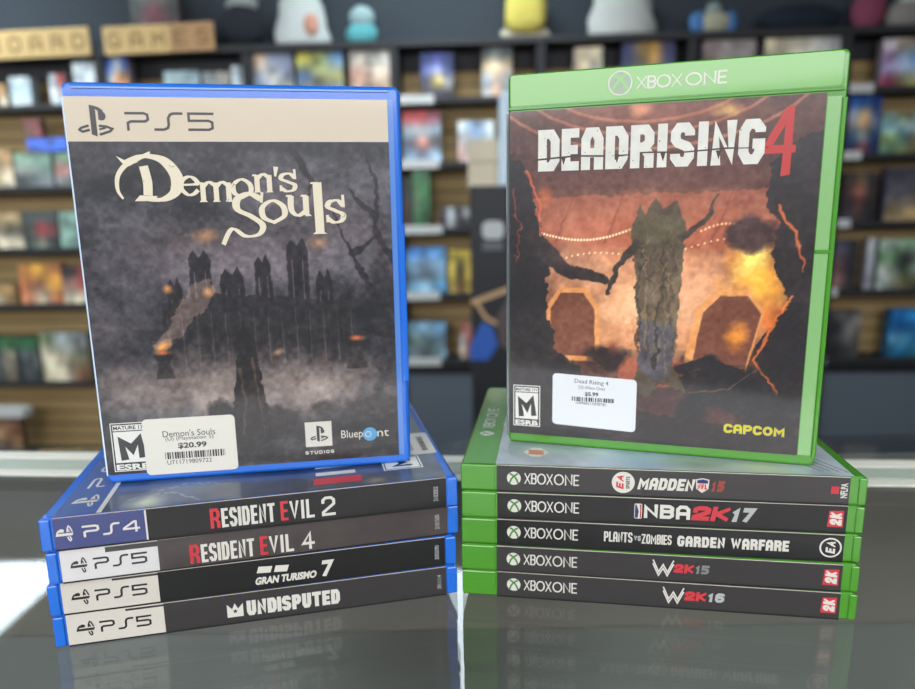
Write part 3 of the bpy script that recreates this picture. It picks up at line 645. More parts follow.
stk = mat('sticker_paper', (224, 218, 204), .7); stk2 = mat('sticker_paper_cool', (226, 226, 226), .7); sink = mat('sticker_ink', (60, 58, 56), .7); titleink = mat('cream_title_ink', (226, 212, 184), .45, coat=.3)
artm = art_mat('cover_art_print', .32, .55)

def lying(label, x0, y0, x1, y1, top, t, group):
    d = Vector((x1 - x0, y1 - y0, 0)).normalized(); n = Vector((-d.y, d.x, 0))
    o = thing('game_case', label, 'game case', group=group)
    P = Vector((x0, y0, 0)) / 1000 + d * .170
    M_ = Matrix((n, Vector((0, 0, -1)), -d)).transposed().to_4x4(); M_.translation = Vector((P.x, P.y, CT + top / 1000)); o.matrix_world = M_
    return o
def ps_shell(o, t):
    T_ = t / 1000
    link('case_shell', box_me(0, 0, 0, .135, T_, .170, .0016, 3, corner=.0028), blue, o)
    # spine hinge caps bulge a little at both ends of the spine
    link('hinge_cap', box_me(-.0007, .0006, .1662, .006, T_ - .0006, .1704, .0006, 2), blue, o)
    link('hinge_cap', box_me(-.0007, .0006, -.0004, .006, T_ - .0006, .0045, .0006, 2), blue, o)
def rating(o, x0, z0, x1, z1, e, par):
    w_, h_ = x1 - x0, z1 - z0
    put('rating_border', G().rect(x0, z0, x1, z1), FRONT, e - .03, white, par)
    put('rating_border', G().rect(x0 + .4, z0 + .4, x1 - .4, z1 - .4), FRONT, e, black, par)
    put('rating_panel', G().rect(x0 + 1, z0 + h_ * .18, x1 - 1, z1 - h_ * .18).rect(x0 + 1, z1 - h_ * .16, x1 - 1, z1 - 1), FRONT, e + .04, white, par)
    g = block('M', x0 + w_ * .17, z0 + h_ * .25, x1 - w_ * .17, z1 - h_ * .25, w_ * .2); g.shear(lambda a, b: (a - (b - (z0 + z1) / 2) * .1, b + (a - x0) * .1 - w_ * .05))
    put('rating_letter', g, FRONT, e + .08, black, par)
    put('rating_words', font('MATURE 17+', x0 + 1.3, z1 - h_ * .14, x1 - 1.3, z1 - 1.4, .03), FRONT, e + .08, black, par)
    put('rating_board', font('ESRB', x0 + 1, z0 + .6, x1 - 1, z0 + h_ * .15, .04), FRONT, e + .08, white, par)
def barcode(x0, z0, x1, z1, seed):
    random.seed(seed); g = G(); x = x0
    while x < x1:
        w_ = random.choice([.28, .5, .75]); g.rect(x, z0, min(x + w_, x1), z1); x += w_ + random.choice([.25, .4, .6])
    return g

def ps_spine(o, t, band, bandmat, inkmat, num, bg, logo_x=(8.0, 15.2), txt_x=(17, 37.3)):
    S = SPINE(t)
    sp = put('spine_label', G().rect(4.6, .12, 165.2, t - .12), S, .18, bg, o)
    put('platform_band', G().rect(4.65, .14, band, t - .14), S, .24, bandmat, sp)
    put('sleeve_edge_glint', G().rect(4.7, t - .42, 165.1, t - .16), S, .27, mat('painted_edge_glint', (216, 204, 184), .2), sp, 'painted glint along the top edge')  # pale line painted as the highlight on the spine's upper edge
    put('lower_gap_shade', G().rect(4.7, .05, 165.1, .75), S, .34, mat('gap_shade_dark', (14, 13, 14), .6), sp, 'dark strip painted as the shaded gap')  # near-black strip painted as the shade in the gap below the case
    m_ = t / 2
    g = ps_symbol(0, 0, 8.2, 6.8).rotate90(); g.fit(logo_x[0], m_ - 3.6, logo_x[1], m_ + 3.6)
    put('platform_symbol', g, S, .30, inkmat, sp)
    g = block('ps' + num, txt_x[0], m_ - 2.4, txt_x[1], m_ + 2.6, .85, gap=.16, wd={'p': 1, 's': 1, 'f': 1, 'q': 1}); put('platform_name', g, S, .30, inkmat, sp)
    return S, sp
T4 = 14.6
# PS stack, top to bottom
grpP = 'blue game cases piled on the left'
c1 = lying('blue game case with a dark blue spine band, topmost of the left pile', -167.2, 246.0, -2.6, 284.0, 4 * T4, T4 - .06, grpP)
ps_shell(c1, T4 - .06); t_ = T4 - .06
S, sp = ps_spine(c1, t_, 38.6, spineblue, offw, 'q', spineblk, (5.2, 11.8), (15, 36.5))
put('band_edge', G().rect(38.6, .75, 39.3, t_ - .75), S, .26, offw, sp)
def re_title(sp, S, x0, x1, y0, y1, n):
    L1 = x0; u = (x1 - x0) / 13.2
    put('title_initial', block('R', x0, y0, x0 + 1.0 * u, y1, 1.35), S, .30, red_i, sp)
    put('title_lettering', block('ESIDENT', x0 + 1.15 * u, y0, x0 + 6.7 * u, y1 - .3, 1.25, gap=.16), S, .30, offw, sp)
    put('title_initial', block('E', x0 + 7.3 * u, y0, x0 + 8.1 * u, y1, 1.25), S, .30, red_i, sp)
    put('title_lettering', block('VIL', x0 + 8.25 * u, y0, x0 + 10.9 * u, y1 - .3, 1.25, gap=.2), S, .30, offw, sp)
    put('title_number', block(n, x0 + 11.7 * u, y0, x1, y1, 1.25), S, .30, offw, sp)
re_title(sp, S, 63.8, 115.6, 2.4, 11.3, '2')
put('spine_code', font('2102002', 0, 0, 6, 2, .01).rotate90().fit(159.3, 3.5, 161.4, 10.5), S, .30, silver, sp)
# its cover, seen flat
cf = Paint(-.18, 4.5, 129.5, 147.5, 1.0, (52, 62, 84))
n1 = cf.n(22, 3, 5); cf.add((n1 - .5) * 120, (1, 1.05, 1.15)); cf.blob(20, 120, 45, 40, (92, 112, 150), .7, 1)
cf.blob(6, 132, 9, 9, (225, 225, 190), .8, 1, wob=.6); cf.line([(3, 110), (14, 122), (10, 140)], 1.2, .5, (150, 165, 185), .8, wob=4); cf.line([(18, 100), (22, 118), (14, 132)], 1, .4, (150, 165, 185), .7, wob=5)
cf.blob(12, 96, 14, 22, (60, 60, 62), .6, 1); cf.blob(10, 45, 16, 30, (96, 78, 62), .6, 1, wob=1); cf.blob(4, 36, 5, 6, (190, 160, 110), .7, 1)
fc = link('front_cover', cf.mesh(FRONT.fn, .18, 1.0), artm, c1)
bandm = mat('cover_blue_band', (70, 96, 160), .35, coat=.5)
put('cover_band', G().rect(-.2, 149.3, 129.5, 165.2), FRONT, .2, bandm, fc); put('cover_band_edge', G().rect(-.2, 147.4, 129.5, 149.3), FRONT, .22, offw, fc)
put('cover_platform_symbol', ps_symbol(7, 151.5, 20, 162), FRONT, .26, offw, fc)
put('cover_platform_name', block('psq', 28, 153.5, 68, 160.5, 1.1, gap=.16, wd={'p': 1, 's': 1, 'q': 1}), FRONT, .26, offw, fc)
put('cover_title', G().merge(block('II', 14, 44, 30, 62, 4, wd={'I': .8})), FRONT, .26, offw, fc)
put('cover_title_bar', G().rect(5, 42, 12.5, 63), FRONT, .26, red_i, fc)
rp = put('cover_rating', G().rect(14, 12.5, 30, 31), FRONT, .24, white, fc); 
put('cover_rating_frame', G().stroke([(15, 13.5), (29, 13.5), (29, 30), (15, 30), (15, 13.5)], .6).merge(block('M', 17.5, 17, 26.5, 27, 2.2)), FRONT, .27, black, fc)
ps_ = put('price_sticker', G().rrect(31, 2.5, 64, 20, 2), FRONT, .3, stk, c1); put('sticker_barcode', barcode(36, 6, 58, 9, 5).merge(font('Resident Evil 2', 38, 13, 56, 15.5)), FRONT, .34, sink, ps_)

c2 = lying('blue game case with a smoky grey picture spine, second from top in the left pile', -166.6, 246.6, -1.0, 286.4, 3 * T4, T4 - .06, grpP)
ps_shell(c2, t_)
c2b = mat('spine_dark_picture', (66, 57, 54), .35, coat=.25, noise=.5, nscale=60)
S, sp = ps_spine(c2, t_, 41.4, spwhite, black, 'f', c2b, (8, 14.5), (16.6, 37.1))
put('band_notch', G().rect(21.5, 11.6, 41.4, t_ - .7), S, .27, dgrey, sp)
re_title(sp, S, 53.6, 105.2, 1.7, 10.3, '4')
put('spine_code', font('2101505', 0, 0, 6, 2, .01).rotate90().fit(159.3, 3.5, 161.4, 10.5), S, .30, silver, sp)
c3 = lying('blue game case with two slanted white spine bars, third in the left pile', -168.4, 247.3, -2.1, 285.0, 2 * T4, T4 - .06, grpP)
ps_shell(c3, t_)
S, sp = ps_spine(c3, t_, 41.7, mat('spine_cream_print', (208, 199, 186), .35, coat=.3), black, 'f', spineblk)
put('band_notch', G().rect(24, 12.9, 41.7, t_ - .7), S, .27, dgrey, sp)
put('title_lettering', font('GRAN TURISMO', 80.3, 2.4, 106.4, 6.0, .05, slant=.2), S, .30, offw, sp)
put('title_bars', G().poly([(81.4, 8), (87.2, 7.6), (88.2, 10.6), (82.4, 11)]).poly([(88.6, 7.6), (94.2, 7.2), (95.2, 10.2), (89.6, 10.6)]), S, .30, offw, sp)
put('title_number', block('7', 108, 2.4, 113.2, 10.2, 1.9, slant=.2), S, .30, offw, sp)
put('spine_code', font('3005090', 0, 0, 6, 2, .01).rotate90().fit(160.3, 3.5, 162.3, 10.5), S, .30, silver, sp)
c4 = lying('blue game case with a white crown on its spine, bottom of the left pile', -168.3, 247.7, -2.1, 284.3, 1 * T4, T4 - .06, grpP)
ps_shell(c4, t_)
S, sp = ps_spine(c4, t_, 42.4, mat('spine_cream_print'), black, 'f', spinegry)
put('band_notch', G().rect(27.5, 12.9, 42.4, t_ - .7), S, .27, dgrey, sp)
put('crown_emblem', G().poly([(67.8, 3.4), (67.8, 9.6), (69.9, 7.2), (71.1, 9.9), (72.4, 7.2), (74.5, 9.6), (74.5, 3.4)]), S, .30, offw, sp)
put('crown_star', G().poly([(71.15 + (.5 if k % 2 else 1.2) * math.sin(k * math.pi / 5), 6.1 + (.5 if k % 2 else 1.2) * math.cos(k * math.pi / 5)) for k in range(10)]), S, .33, black, sp)
put('title_lettering', block('UNDISPUTED', 76, 3.2, 116.2, 10.3, 1.75, gap=.12), S, .30, offw, sp)
put('spine_code', font('3011114', 0, 0, 6, 2, .01).rotate90().fit(160.8, 3.5, 162.8, 10.5), S, .30, silver, sp)

# Xbox pile
TX = 12.98; tx = TX - .06; grpX = 'green game cases piled on the right'
def xb_shell(o, t):
    T_ = t / 1000
    link('case_shell', box_me(0, 0, 0, .135, T_, .170, .0012, 3, corner=.0022), green, o)
    link('band_block', box_me(-.0004, .0005, .1548, .134, T_ - .0005, .1704, .0006, 2), green3 if False else green, o)
    link('end_rib', box_me(-.0006, .0006, -.0003, .01, T_ - .0006, .0030, .0005, 2), green, o)
def xb_spine(o, t, bg, y=0):
    S = SPINE(t); sp = put('spine_label', G().rect(15.8, .1, 163.6, t - .1), S, .2, bg, o); m_ = t / 2 + .1
    put('spine_edge_glint', G().rect(15.8, t - .5, 163.6, t - .2), S, .24, mat('painted_edge_glint', (216, 204, 184), .2), sp)  # light catching the top of the spine, painted as a pale line
    put('lower_gap_shade', G().rect(15.8, .05, 163.6, .75), S, .34, mat('gap_shade_dark', (14, 13, 14), .6), sp, 'dark strip painted as the shaded gap')  # shade between stacked cases, put in as a dark strip
    put('platform_disc', G().disc(23.5, m_, 3.1), S, .28, offw, sp)
    put('platform_cross', xbox_x(23.5, m_, 3.0, .17), S, .32, mat('dark_green_ink', (66, 120, 52), .4), sp)
    g = block('XBoX', 28.1, m_ - 2.5, 40.8, m_ + 2.7, .62, gap=.05, wd={'X': .95, 'B': .8, 'o': 1.3}); g.merge(block('oNE', 41.2, m_ - 2.5, 52.2, m_ + 2.7, .62, gap=.12, wd={'o': 1.35, 'E': .75}))
    put('platform_name', g, S, .28, offw, sp)
    return S, sp, m_
X1 = lying('green game case with a white spine disc and shield, top of the right pile', 1.0, 283.4, 168.5, 259.8, 5 * TX, tx, grpX)
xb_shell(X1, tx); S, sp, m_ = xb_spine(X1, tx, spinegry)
put('sports_disc', G().disc(71.2, m_, 4.9), S, .28, offw, sp)
put('sports_letters', block('Ea', 0, 0, 6, 3, .75, slant=.3).rotate90().fit(68.2, m_ - 3.2, 71.4, m_ + 3.2), S, .32, red_i, sp)
put('sports_word', block('SPORTS', 0, 0, 6, 1.3, .3).rotate90().fit(72.4, m_ - 2.8, 74.0, m_ + 2.8), S, .32, black, sp)
put('title_lettering', block('MADDEN', 77.2, m_ - 2.9, 100.6, m_ + 2.6, 1.3, gap=.12, slant=.18, wd={'M': 1.25}), S, .28, offw, sp)
put('league_shield', G().poly([(101.7, m_ + 2.7), (104.4, m_ + 3.3), (107.2, m_ + 2.7), (107, m_ - 1.6), (104.4, m_ - 3.4), (101.9, m_ - 1.6)]), S, .28, offw, sp)
put('shield_top', G().poly([(102.2, m_ + 2.3), (104.4, m_ + 2.8), (106.7, m_ + 2.3), (106.7, m_ + .9), (102.2, m_ + .9)]), S, .31, mat('navy_ink', (36, 46, 96), .4), sp)
put('shield_letters', block('NFL', 102.4, m_ - 1.8, 106.5, m_ + .6, .6, gap=.2), S, .31, red_i, sp)
put('title_number', block('15', 107.8, m_ - 2.6, 113.2, m_ + 2.4, 1.5, slant=.15, gap=.2), S, .28, mat('dull_red_ink', (150, 70, 60), .4), sp)
put('rights_square', G().rect(156.3, m_ - 1.4, 159.4, m_ + 1.8), S, .28, red_i, sp)
put('rights_letters', font('NFLPA', 0, 0, 6, 2, .03).rotate90().fit(160, m_ - 3.2, 162.8, m_ + 3.4), S, .28, offw, sp)
cf = Paint(-.2, 5, 126, 154.6, 1.2, (176, 184, 190)); cf.add((cf.n(20, 8, 4) - .5) * 90, (1, 1, 1)); cf.blob(16, 137, 9, 9, (205, 196, 180), .6, .8); cf.blob(10, 90, 20, 26, (150, 176, 200), .8, 1); cf.blob(8, 66, 10, 20, (110, 120, 90), .7, 1)
cf.blob(6, 40, 10, 16, (196, 200, 160), .8, .8)
for k in range(9): cf.line([(24, 14 + k * 2.1), (4, 4 + k * 1.7)], .8, .6, (90, 90, 86) if k % 2 else (222, 222, 216), .9)
fc = link('front_cover', cf.mesh(FRONT.fn, .18, 1.0), artm, X1)
put('award_badge', G().poly([(10, 139), (16, 143), (22, 139), (22, 135), (16, 131), (10, 135)]), FRONT, .24, offw, fc)
put('award_patch', block('HOF', 13, 133.5, 19, 140.5, 1.1), FRONT, .27, mat('badge_orange', (200, 110, 80), .4), fc)
put('cover_band', G().rect(-.2, 154.8, 132, 169), FRONT, .18, green, X1)
gx = G().disc(41.5, 162.3, 3.6, 3.6); put('cover_platform_disc', gx, FRONT, .24, offw, X1); put('cover_platform_cross', xbox_x(41.5, 162.3, 3.4, .17), FRONT, .28, green, X1)
g = block('XBoX', 50, 159.4, 68, 165.6, .9, gap=.05, wd={'o': 1.3}); g.merge(block('oNE', 70, 159.4, 86, 165.6, .9, gap=.12, wd={'o': 1.3})); put('cover_platform_name', g, FRONT, .24, offw, X1)

def two_k(sp, S, m_):
    put('publisher_square', G().poly([(155.9, m_ - 3.6), (162.2, m_ - 3.6), (162.2, m_ + 3.8), (156.4, m_ + 3.6)]), S, .28, red_i, sp)
    g = block('2K', 0, 0, 7, 5, 1.4, slant=.15, gap=.15).rotate90(); g.fit(156.8, m_ - 3, 161.6, m_ + 3.2); put('publisher_letters', g, S, .32, offw, sp)
X2 = lying('green game case with large white and red spine lettering, second in the right pile', 1.2, 283.0, 169.5, 260.2, 4 * TX, tx, grpX)
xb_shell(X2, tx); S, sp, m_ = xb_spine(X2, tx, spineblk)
put('league_badge', G().rrect(76.1, m_ - 3.6, 79.4, m_ + 3.4, .6), S, .28, offw, sp)
put('badge_blue', G().poly([(76.4, m_ - 3.3), (77.6, m_ - 3.3), (78, m_), (76.9, m_ + 3), (76.4, m_ + 3)]), S, .31, mat('navy_ink'), sp)
put('badge_red', G().poly([(78.5, m_ - 3.3), (79.1, m_ - 3.3), (79.1, m_ + 3), (78.3, m_ + 3), (78.6, m_ + .5)]), S, .31, red_i, sp)
put('title_lettering', block('NBA', 80.2, m_ - 3.2, 99.8, m_ + 3.3, 1.55, gap=.14), S, .28, offw, sp)
put('title_accent', block('2K', 100.2, m_ - 3.3, 115.6, m_ + 3.4, 2.0, gap=.08, slant=.18), S, .28, red_i, sp)
put('title_number', block('17', 116.2, m_ - 3.3, 125.8, m_ + 3.4, 2.1, gap=.1, slant=.25), S, .28, silver, sp); two_k(sp, S, m_)
X3 = lying('green game case with long white spine lettering, middle of the right pile', 1.0, 283.3, 169.6, 259.8, 3 * TX, tx, grpX)
xb_shell(X3, tx); S, sp, m_ = xb_spine(X3, tx, spineblk)
put('title_lettering', block('PLANTS', 63.6, m_ - 2.2, 76.0, m_ + 2.6, .72, gap=.1), S, .28, offw, sp)
put('title_small_word', block('VS', 76.6, m_ - 1.2, 79.6, m_ + 1.2, .6, gap=.1), S, .28, silver, sp)
put('title_lettering', block('ZOMBIES', 79.9, m_ - 2.4, 92.8, m_ + 2.2, .68, gap=.1), S, .28, offw, sp)
put('title_lettering', block('GARDEN', 95.2, m_ - 2.8, 115.2, m_ + 2.2, 1.2, gap=.14), S, .28, offw, sp)
put('title_lettering', block('WARFARE', 117.6, m_ - 2.8, 141.6, m_ + 2.2, 1.2, gap=.12), S, .28, offw, sp)
put('publisher_ring', G().ring(158.3, m_, 4.5, 4.5, .7), S, .28, offw, sp)
g = block('Ea', 0, 0, 6, 4, .95, slant=.2).rotate90(); g.fit(156.4, m_ - 2.8, 160.2, m_ + 2.8); put('publisher_letters', g, S, .28, offw, sp)
def ww(sp, S, x0, x1, m_):
    g = G(); w_ = x1 - x0
    for dy in (0, -2.9):
        g.stroke([(x0, m_ + 3.4 + dy * .6), (x0 + w_ * .28, m_ - 2 + dy * .6), (x0 + w_ * .5, m_ + 1.5 + dy * .6), (x0 + w_ * .72, m_ - 2 + dy * .6), (x1, m_ + 3.4 + dy * .6)], .62)
    put('wrestling_emblem', g, S, .28, offw, sp)
X4 = lying('green game case with a white W emblem on its spine, fourth in the right pile', .8, 283.1, 169.2, 258.3, 2 * TX, tx, grpX)
xb_shell(X4, tx); S, sp, m_ = xb_spine(X4, tx, spinegry); ww(sp, S, 85.4, 94, m_)
put('title_accent', block('2K', 94.2, m_ - 2, 102.6, m_ + 2.2, 1.3, gap=.1, slant=.1), S, .28, red_i, sp); put('title_number', block('15', 103.2, m_ - 2, 109, m_ + 2.2, 1.15, gap=.1, slant=.1), S, .28, mat('grey_ink', (130, 128, 126), .4), sp); two_k(sp, S, m_)
X5 = lying('green game case with a white W emblem on its spine, bottom of the right pile', 1.0, 283.6, 169.2, 258.0, 1 * TX, tx, grpX)
xb_shell(X5, tx); S, sp, m_ = xb_spine(X5, tx, spinegry); ww(sp, S, 90.2, 98.8, m_)
put('title_accent', block('2K', 99.2, m_ - 2.2, 108.4, m_ + 2.3, 1.4, gap=.1, slant=.1), S, .28, red_i, sp); put('title_number', block('16', 109, m_ - 2.2, 116, m_ + 2.3, 1.3, gap=.1, slant=.1), S, .28, silver, sp); two_k(sp, S, m_)

# ------------------------------------------------------------------ the upright blue case
def upright(label, cx, cy, yaw, z):
    o = thing('game_case', label, 'game case'); d = Vector((math.cos(yaw), math.sin(yaw), 0))
    o.location = Vector((cx, cy, 0)) / 1000 - d * .0675 + Vector((0, 0, z)); o.rotation_euler = (0, 0, yaw); return o
PU = upright('blue game case with a grey stormy cover standing upright on the left pile', -89.682, 290.594, .15811, CT + (4 * T4 + .25) / 1000)
PU.scale = (1.007, 1, .994); PU.location.x -= .0010
link('case_shell', box_me(0, 0, 0, .135, .0146, .1716, .0016, 3, corner=.0032), blue, PU)
put('sleeve_margin', G().rect(129.6, 4.5, 131.8, 166), FRONT, .12, blue2, PU, 'pale blue strip of clear sleeve beside the print')
link('top_ridge', join_me([box_me(.004, -.0004, .1688, .130, .0006, .1700, .0003)]), blue2, PU)
link('latch_tab', box_me(.1325, -.0005, .040, .1353, .012, .113, .0006, 2), blue, PU)
put('sleeve_glint', G().rect(.15, 4, .75, 165.5), FRONT, .16, mat('painted_sleeve_glint', (205, 222, 240), .12, coat=1), PU)  # pale strip paints the highlight down the left edge of the sleeve
pa = Paint(.8, 4.2, 129.4, 148.2, .45, (58, 58, 62))
n1 = pa.n(26, 5, 5, 1.6); n2 = pa.n(9, 9, 4, 1.8)
H = (pa.Z - 4) / 144
sky = np.clip((H - .45) / .3, 0, 1)
pa.im = pa.im * 1.0; pa.add((n1 - .5) * 95 * (.35 + .65 * sky), (1, .98, 1)); pa.add((n2 - .5) * 38, (1, 1, 1))
pa.blob(22, 118, 26, 16, (112, 110, 116), .55, 1, 15, 1.0, 3); pa.blob(45, 107, 22, 8, (120, 92, 84), .45, 1, 0, 1, 5); pa.blob(105, 112, 26, 9, (112, 98, 96), .45, 1, -10, 1, 6); pa.blob(95, 138, 36, 7, (108, 106, 110), .5, 1, -6, 1, 8)
pa.blob(14, 138, 22, 6, (112, 110, 112), .4, 1, 5, 1, 18); pa.blob(66, 132, 60, 16, (40, 40, 44), .35, 1, 0, .6, 22)
pa.blob(66, 100, 78, 26, (104, 98, 102), .85, .8, 0, .6, 24); pa.blob(96, 124, 40, 12, (92, 84, 88), .7, 1, -12, 1, 25); pa.add((pa.n(18, 26, 5, 2.2) - .5) * 70, (1, .96, 1))
# plain ruined towers in the haze (a generic stand-in for the cover picture)
tw = (52, 50, 52)
for x, w_, h_ in ((36, 6, 88), (47, 9, 100), (60, 10, 92), (73, 7, 97), (88, 9, 104), (99, 7, 90), (108, 6, 80)):
    pa.poly([(x - w_ / 2, 50), (x - w_ / 2, h_), (x - w_ / 4, h_ + 3), (x, h_), (x + w_ / 4, h_ + 4), (x + w_ / 2, h_ - 1), (x + w_ / 2, 50)], (38, 35, 38), .9, 1.2, int(x))
    for k in (-.25, .25): pa.line([(x + w_ * k, 60), (x + w_ * k, h_ - 6)], .7, .5, (118, 110, 106), .6, .8, int(x) + 3)
    pa.poly([(x - .8, h_ - 12), (x, h_ - 8), (x + .8, h_ - 12), (x + .8, h_ - 16), (x - .8, h_ - 16)], (26, 25, 28), .8)
pa.poly([(30, 50), (30, 80), (52, 84), (80, 82), (112, 78), (112, 50)], (44, 41, 43), .85, 2.5, 2)
for k in range(14): pa.line([(32 + k * 6, 52), (32 + k * 6, 76)], .8, .4, (104, 98, 94), .45, .9, 40 + k)
pa.poly([(58, 46), (58, 62), (63, 70), (68, 62), (68, 46)], (22, 21, 24), .9, .5, 3)
# smoke with glowing ends, haze and rocky ground
pa.line([(28, 61), (38, 74), (48, 86)], 5, 10, (150, 132, 122), .5, 5, 9); pa.blob(29, 62, 5, 3.2, (236, 168, 96), .95, .9, 30, .6); pa.blob(33, 87, 3, 2.6, (226, 160, 96), .8, .8, 0, .6); pa.blob(50, 85, 3.5, 3, (214, 156, 104), .7, .9, 30, .6)
pa.blob(50, 109, 6, 4, (210, 152, 100), .7, 1, 0, .8); pa.blob(97, 105, 5, 4, (190, 140, 96), .6, 1, 0, .8); pa.blob(77, 57, 4, 2, (228, 178, 120), .7, 1, 20, .6)
pa.blob(64, 41, 92, 21, (120, 112, 108), .95, .75, -3, .6, 31); pa.blob(93, 40, 32, 13, (158, 148, 140), .8, 1, 0, .9, 33); pa.blob(16, 40, 26, 13, (138, 130, 124), .75, 1, 0, .9, 35); pa.blob(47, 37, 14, 12, (176, 166, 156), .7, 1, 0, .9, 37); pa.blob(8, 66, 22, 16, (104, 98, 98), .6, 1, 0, .9, 38)
gn = pa.n(5, 61, 4, 2.0); gm = np.clip((24 + 5 * pa.n(20, 70, 2) - pa.Z) / 8, 0, 1); pa.mix(gm * .85, (44, 42, 42)); pa.add((gn - .5) * gm * 90, (1, .97, .93))
# bowls on stands, bare branches, boulders
def bowl(x, z, s_):
    pa.poly([(x - 5 * s_, z), (x + 5 * s_, z), (x + 3 * s_, z - 3 * s_), (x - 3 * s_, z - 3 * s_)], (40, 36, 36), .95, .4); pa.poly([(x - 2.5 * s_, z - 3 * s_), (x + 2.5 * s_, z - 3 * s_), (x + 4.5 * s_, z - 12 * s_), (x - 4.5 * s_, z - 12 * s_)], (56, 52, 50), .9, 1.0); pa.blob(x, z + 1.0, 4 * s_, 1.6 * s_, (214, 120, 76), .8, .8)
bowl(29, 58, .9); bowl(112, 61, 1.1)
for pts in ([(129.4, 74), (118, 86), (112, 100), (104, 118)], [(129.4, 62), (120, 64), (110, 66)], [(121, 64), (116, 72)], [(129.4, 96), (122, 112), (124, 130), (118, 146)], [(112, 100), (122, 108)], [(88, 147), (96, 132), (94, 124)], [(122, 116), (112, 128)]):
    pa.line(pts, 3.2, .7, (38, 35, 36), .85, 3, 80)
pa.blob(119, 30, 12, 6, (56, 52, 50), .9, .5, 0, 1.2, 90); pa.blob(124, 92, 6, 28, (50, 46, 48), .6, .9, 0, .8, 93)
# a standing stone where the figure stands
pa.poly([(56, 17), (57, 40), (59, 55), (63, 63), (67, 60), (69, 48), (71, 32), (72, 15), (64, 12)], (38, 34, 33), .95, 2.4, 95); pa.line([(60, 50), (62, 34), (60, 20)], 1.4, .8, (96, 82, 72), .6, 2, 96); pa.line([(66, 54), (67, 40), (69, 22)], 1.2, .8, (92, 76, 64), .7, 2, 97); pa.blob(52, 30, 9, 9, (34, 31, 32), .95, .4, 0, 1.2, 98); pa.blob(76, 26, 10, 7, (46, 42, 42), .9, .4, 0, 1.2, 99); pa.blob(96, 30, 7, 4, (52, 48, 46), .85, .5, 0, 1.2, 104)
pa.blob(33, 40, 4.5, 12, (108, 98, 90), .6, .8, 0, 1, 101); pa.blob(84, 46, 5, 9, (116, 106, 98), .5, .9, 0, 1, 102); pa.blob(97, 50, 5, 8, (104, 92, 86), .5, .9, 0, 1, 103)
pa.add((pa.n(2.2, 200, 3) - .5) * 46, (1, 1, 1)); pa.im = np.clip(((pa.im - 50) * 1.22 + 36) * np.array([1.03, .99, .98]), 8, 255)
fc = link('front_cover', pa.mesh(FRONT.fn, .16, 1.0), artm, PU)
bd = put('platform_band', G().rect(.8, 148.3, 129.4, 165.9), FRONT, .17, cream_i, PU)
put('platform_symbol', ps_symbol(4.9, 150.2, 18.9, 162.7), FRONT, .24, dgrey, bd)
put('platform_name', block('p', 23.2, 152.6, 32.8, 160.0, 1.0).merge(block('s', 34.2, 152.6, 45.6, 160.0, 1.0)).merge(block('f', 47.4, 152.6, 57.8, 160.0, 1.0)), FRONT, .24, dgrey, bd)

# title: broad-nib lettering with small serifs
def smooth(pts, n=7):
    P = [Vector(p) for p in pts]; out = []
    for i in range(len(P) - 1):
        p0 = P[max(0, i - 1)]; p1 = P[i]; p2 = P[i + 1]; p3 = P[min(len(P) - 1, i + 2)]
        for k in range(n):
            t = k / n; out.append(tuple(.5 * ((2 * p1) + (-p0 + p2) * t + (2 * p0 - 5 * p1 + 4 * p2 - p3) * t * t + (-p0 + 3 * p1 - 3 * p2 + p3) * t ** 3)))
    out.append(tuple(P[-1])); return out
def nib(g, pts, thick, thin, sm=True, a0=1, a1=1):
    q = smooth(pts) if sm else pts
    def tf(d, f_): return (thin + (thick - thin) * abs(d.y) ** 1.2) * (a0 + (a1 - a0) * f_)
    g.stroke(q, thin, cap=False, tfun=tf)
def glyph(ch, bx, g, th, tn):
    x0, z0, x1, z1 = bx; S_ = lambda a, b: (x0 + (x1 - x0) * a, z0 + (z1 - z0) * b)
    def N(pts, sm=True, k=1, a0=1, a1=1): nib(g, [S_(*p) for p in pts], th * k, tn * k, sm, a0, a1)
    def serif(a, b, w_=.26): p = S_(a, b); d = (x1 - x0) * w_; g.poly([(p[0] - d, p[1] - tn * .45), (p[0] + d, p[1] - tn * .35), (p[0] + d * .6, p[1] + tn * .45), (p[0] - d * .7, p[1] + tn * .5)])
    if ch == 'e': N([(.08, .56), (.9, .62), (.75, .93), (.45, 1), (.12, .75), (.08, .35), (.4, .02), (.7, .06), (.95, .28)])
    if ch == 'm':
        for a in (.12, .5, .86): N([(a, .95), (a, .05)], False); serif(a, .03, .12)
        N([(.12, .72), (.3, .97), (.48, .8)]); N([(.5, .72), (.68, .97), (.85, .8)]); serif(.05, .93, .1)
    if ch == 'n':
        for a in (.2, .8): N([(a, .95), (a, .05)], False); serif(a, .03, .18)
        N([(.2, .72), (.5, .99), (.78, .8)]); serif(.1, .93, .14)
    if ch == 'o': N([(.5, .02), (.1, .25), (.08, .7), (.5, .98), (.9, .72), (.92, .3), (.5, .02)])
    if ch == 'u': N([(.18, .95), (.18, .3), (.45, .04), (.78, .25)]); N([(.8, .95), (.8, .05)], False); serif(.12, .95, .16); serif(.74, .95, .16); serif(.88, .04, .14)
    if ch == 's': N([(.86, .74), (.6, .96), (.25, .9), (.16, .68), (.5, .52), (.85, .34), (.75, .08), (.4, .02), (.12, .2)]); N([(.88, .66), (.86, 1.2)], False, .5); N([(.12, .34), (.12, .02)], False, .5)
    if ch == 'l': N([(.42, 1), (.46, .02)], False, 1.5); serif(.3, .985, .3); serif(.46, .012, .42)
    if ch == "'": N([(.6, 1), (.3, .1)], False, 1, 1, .4)
g = G()
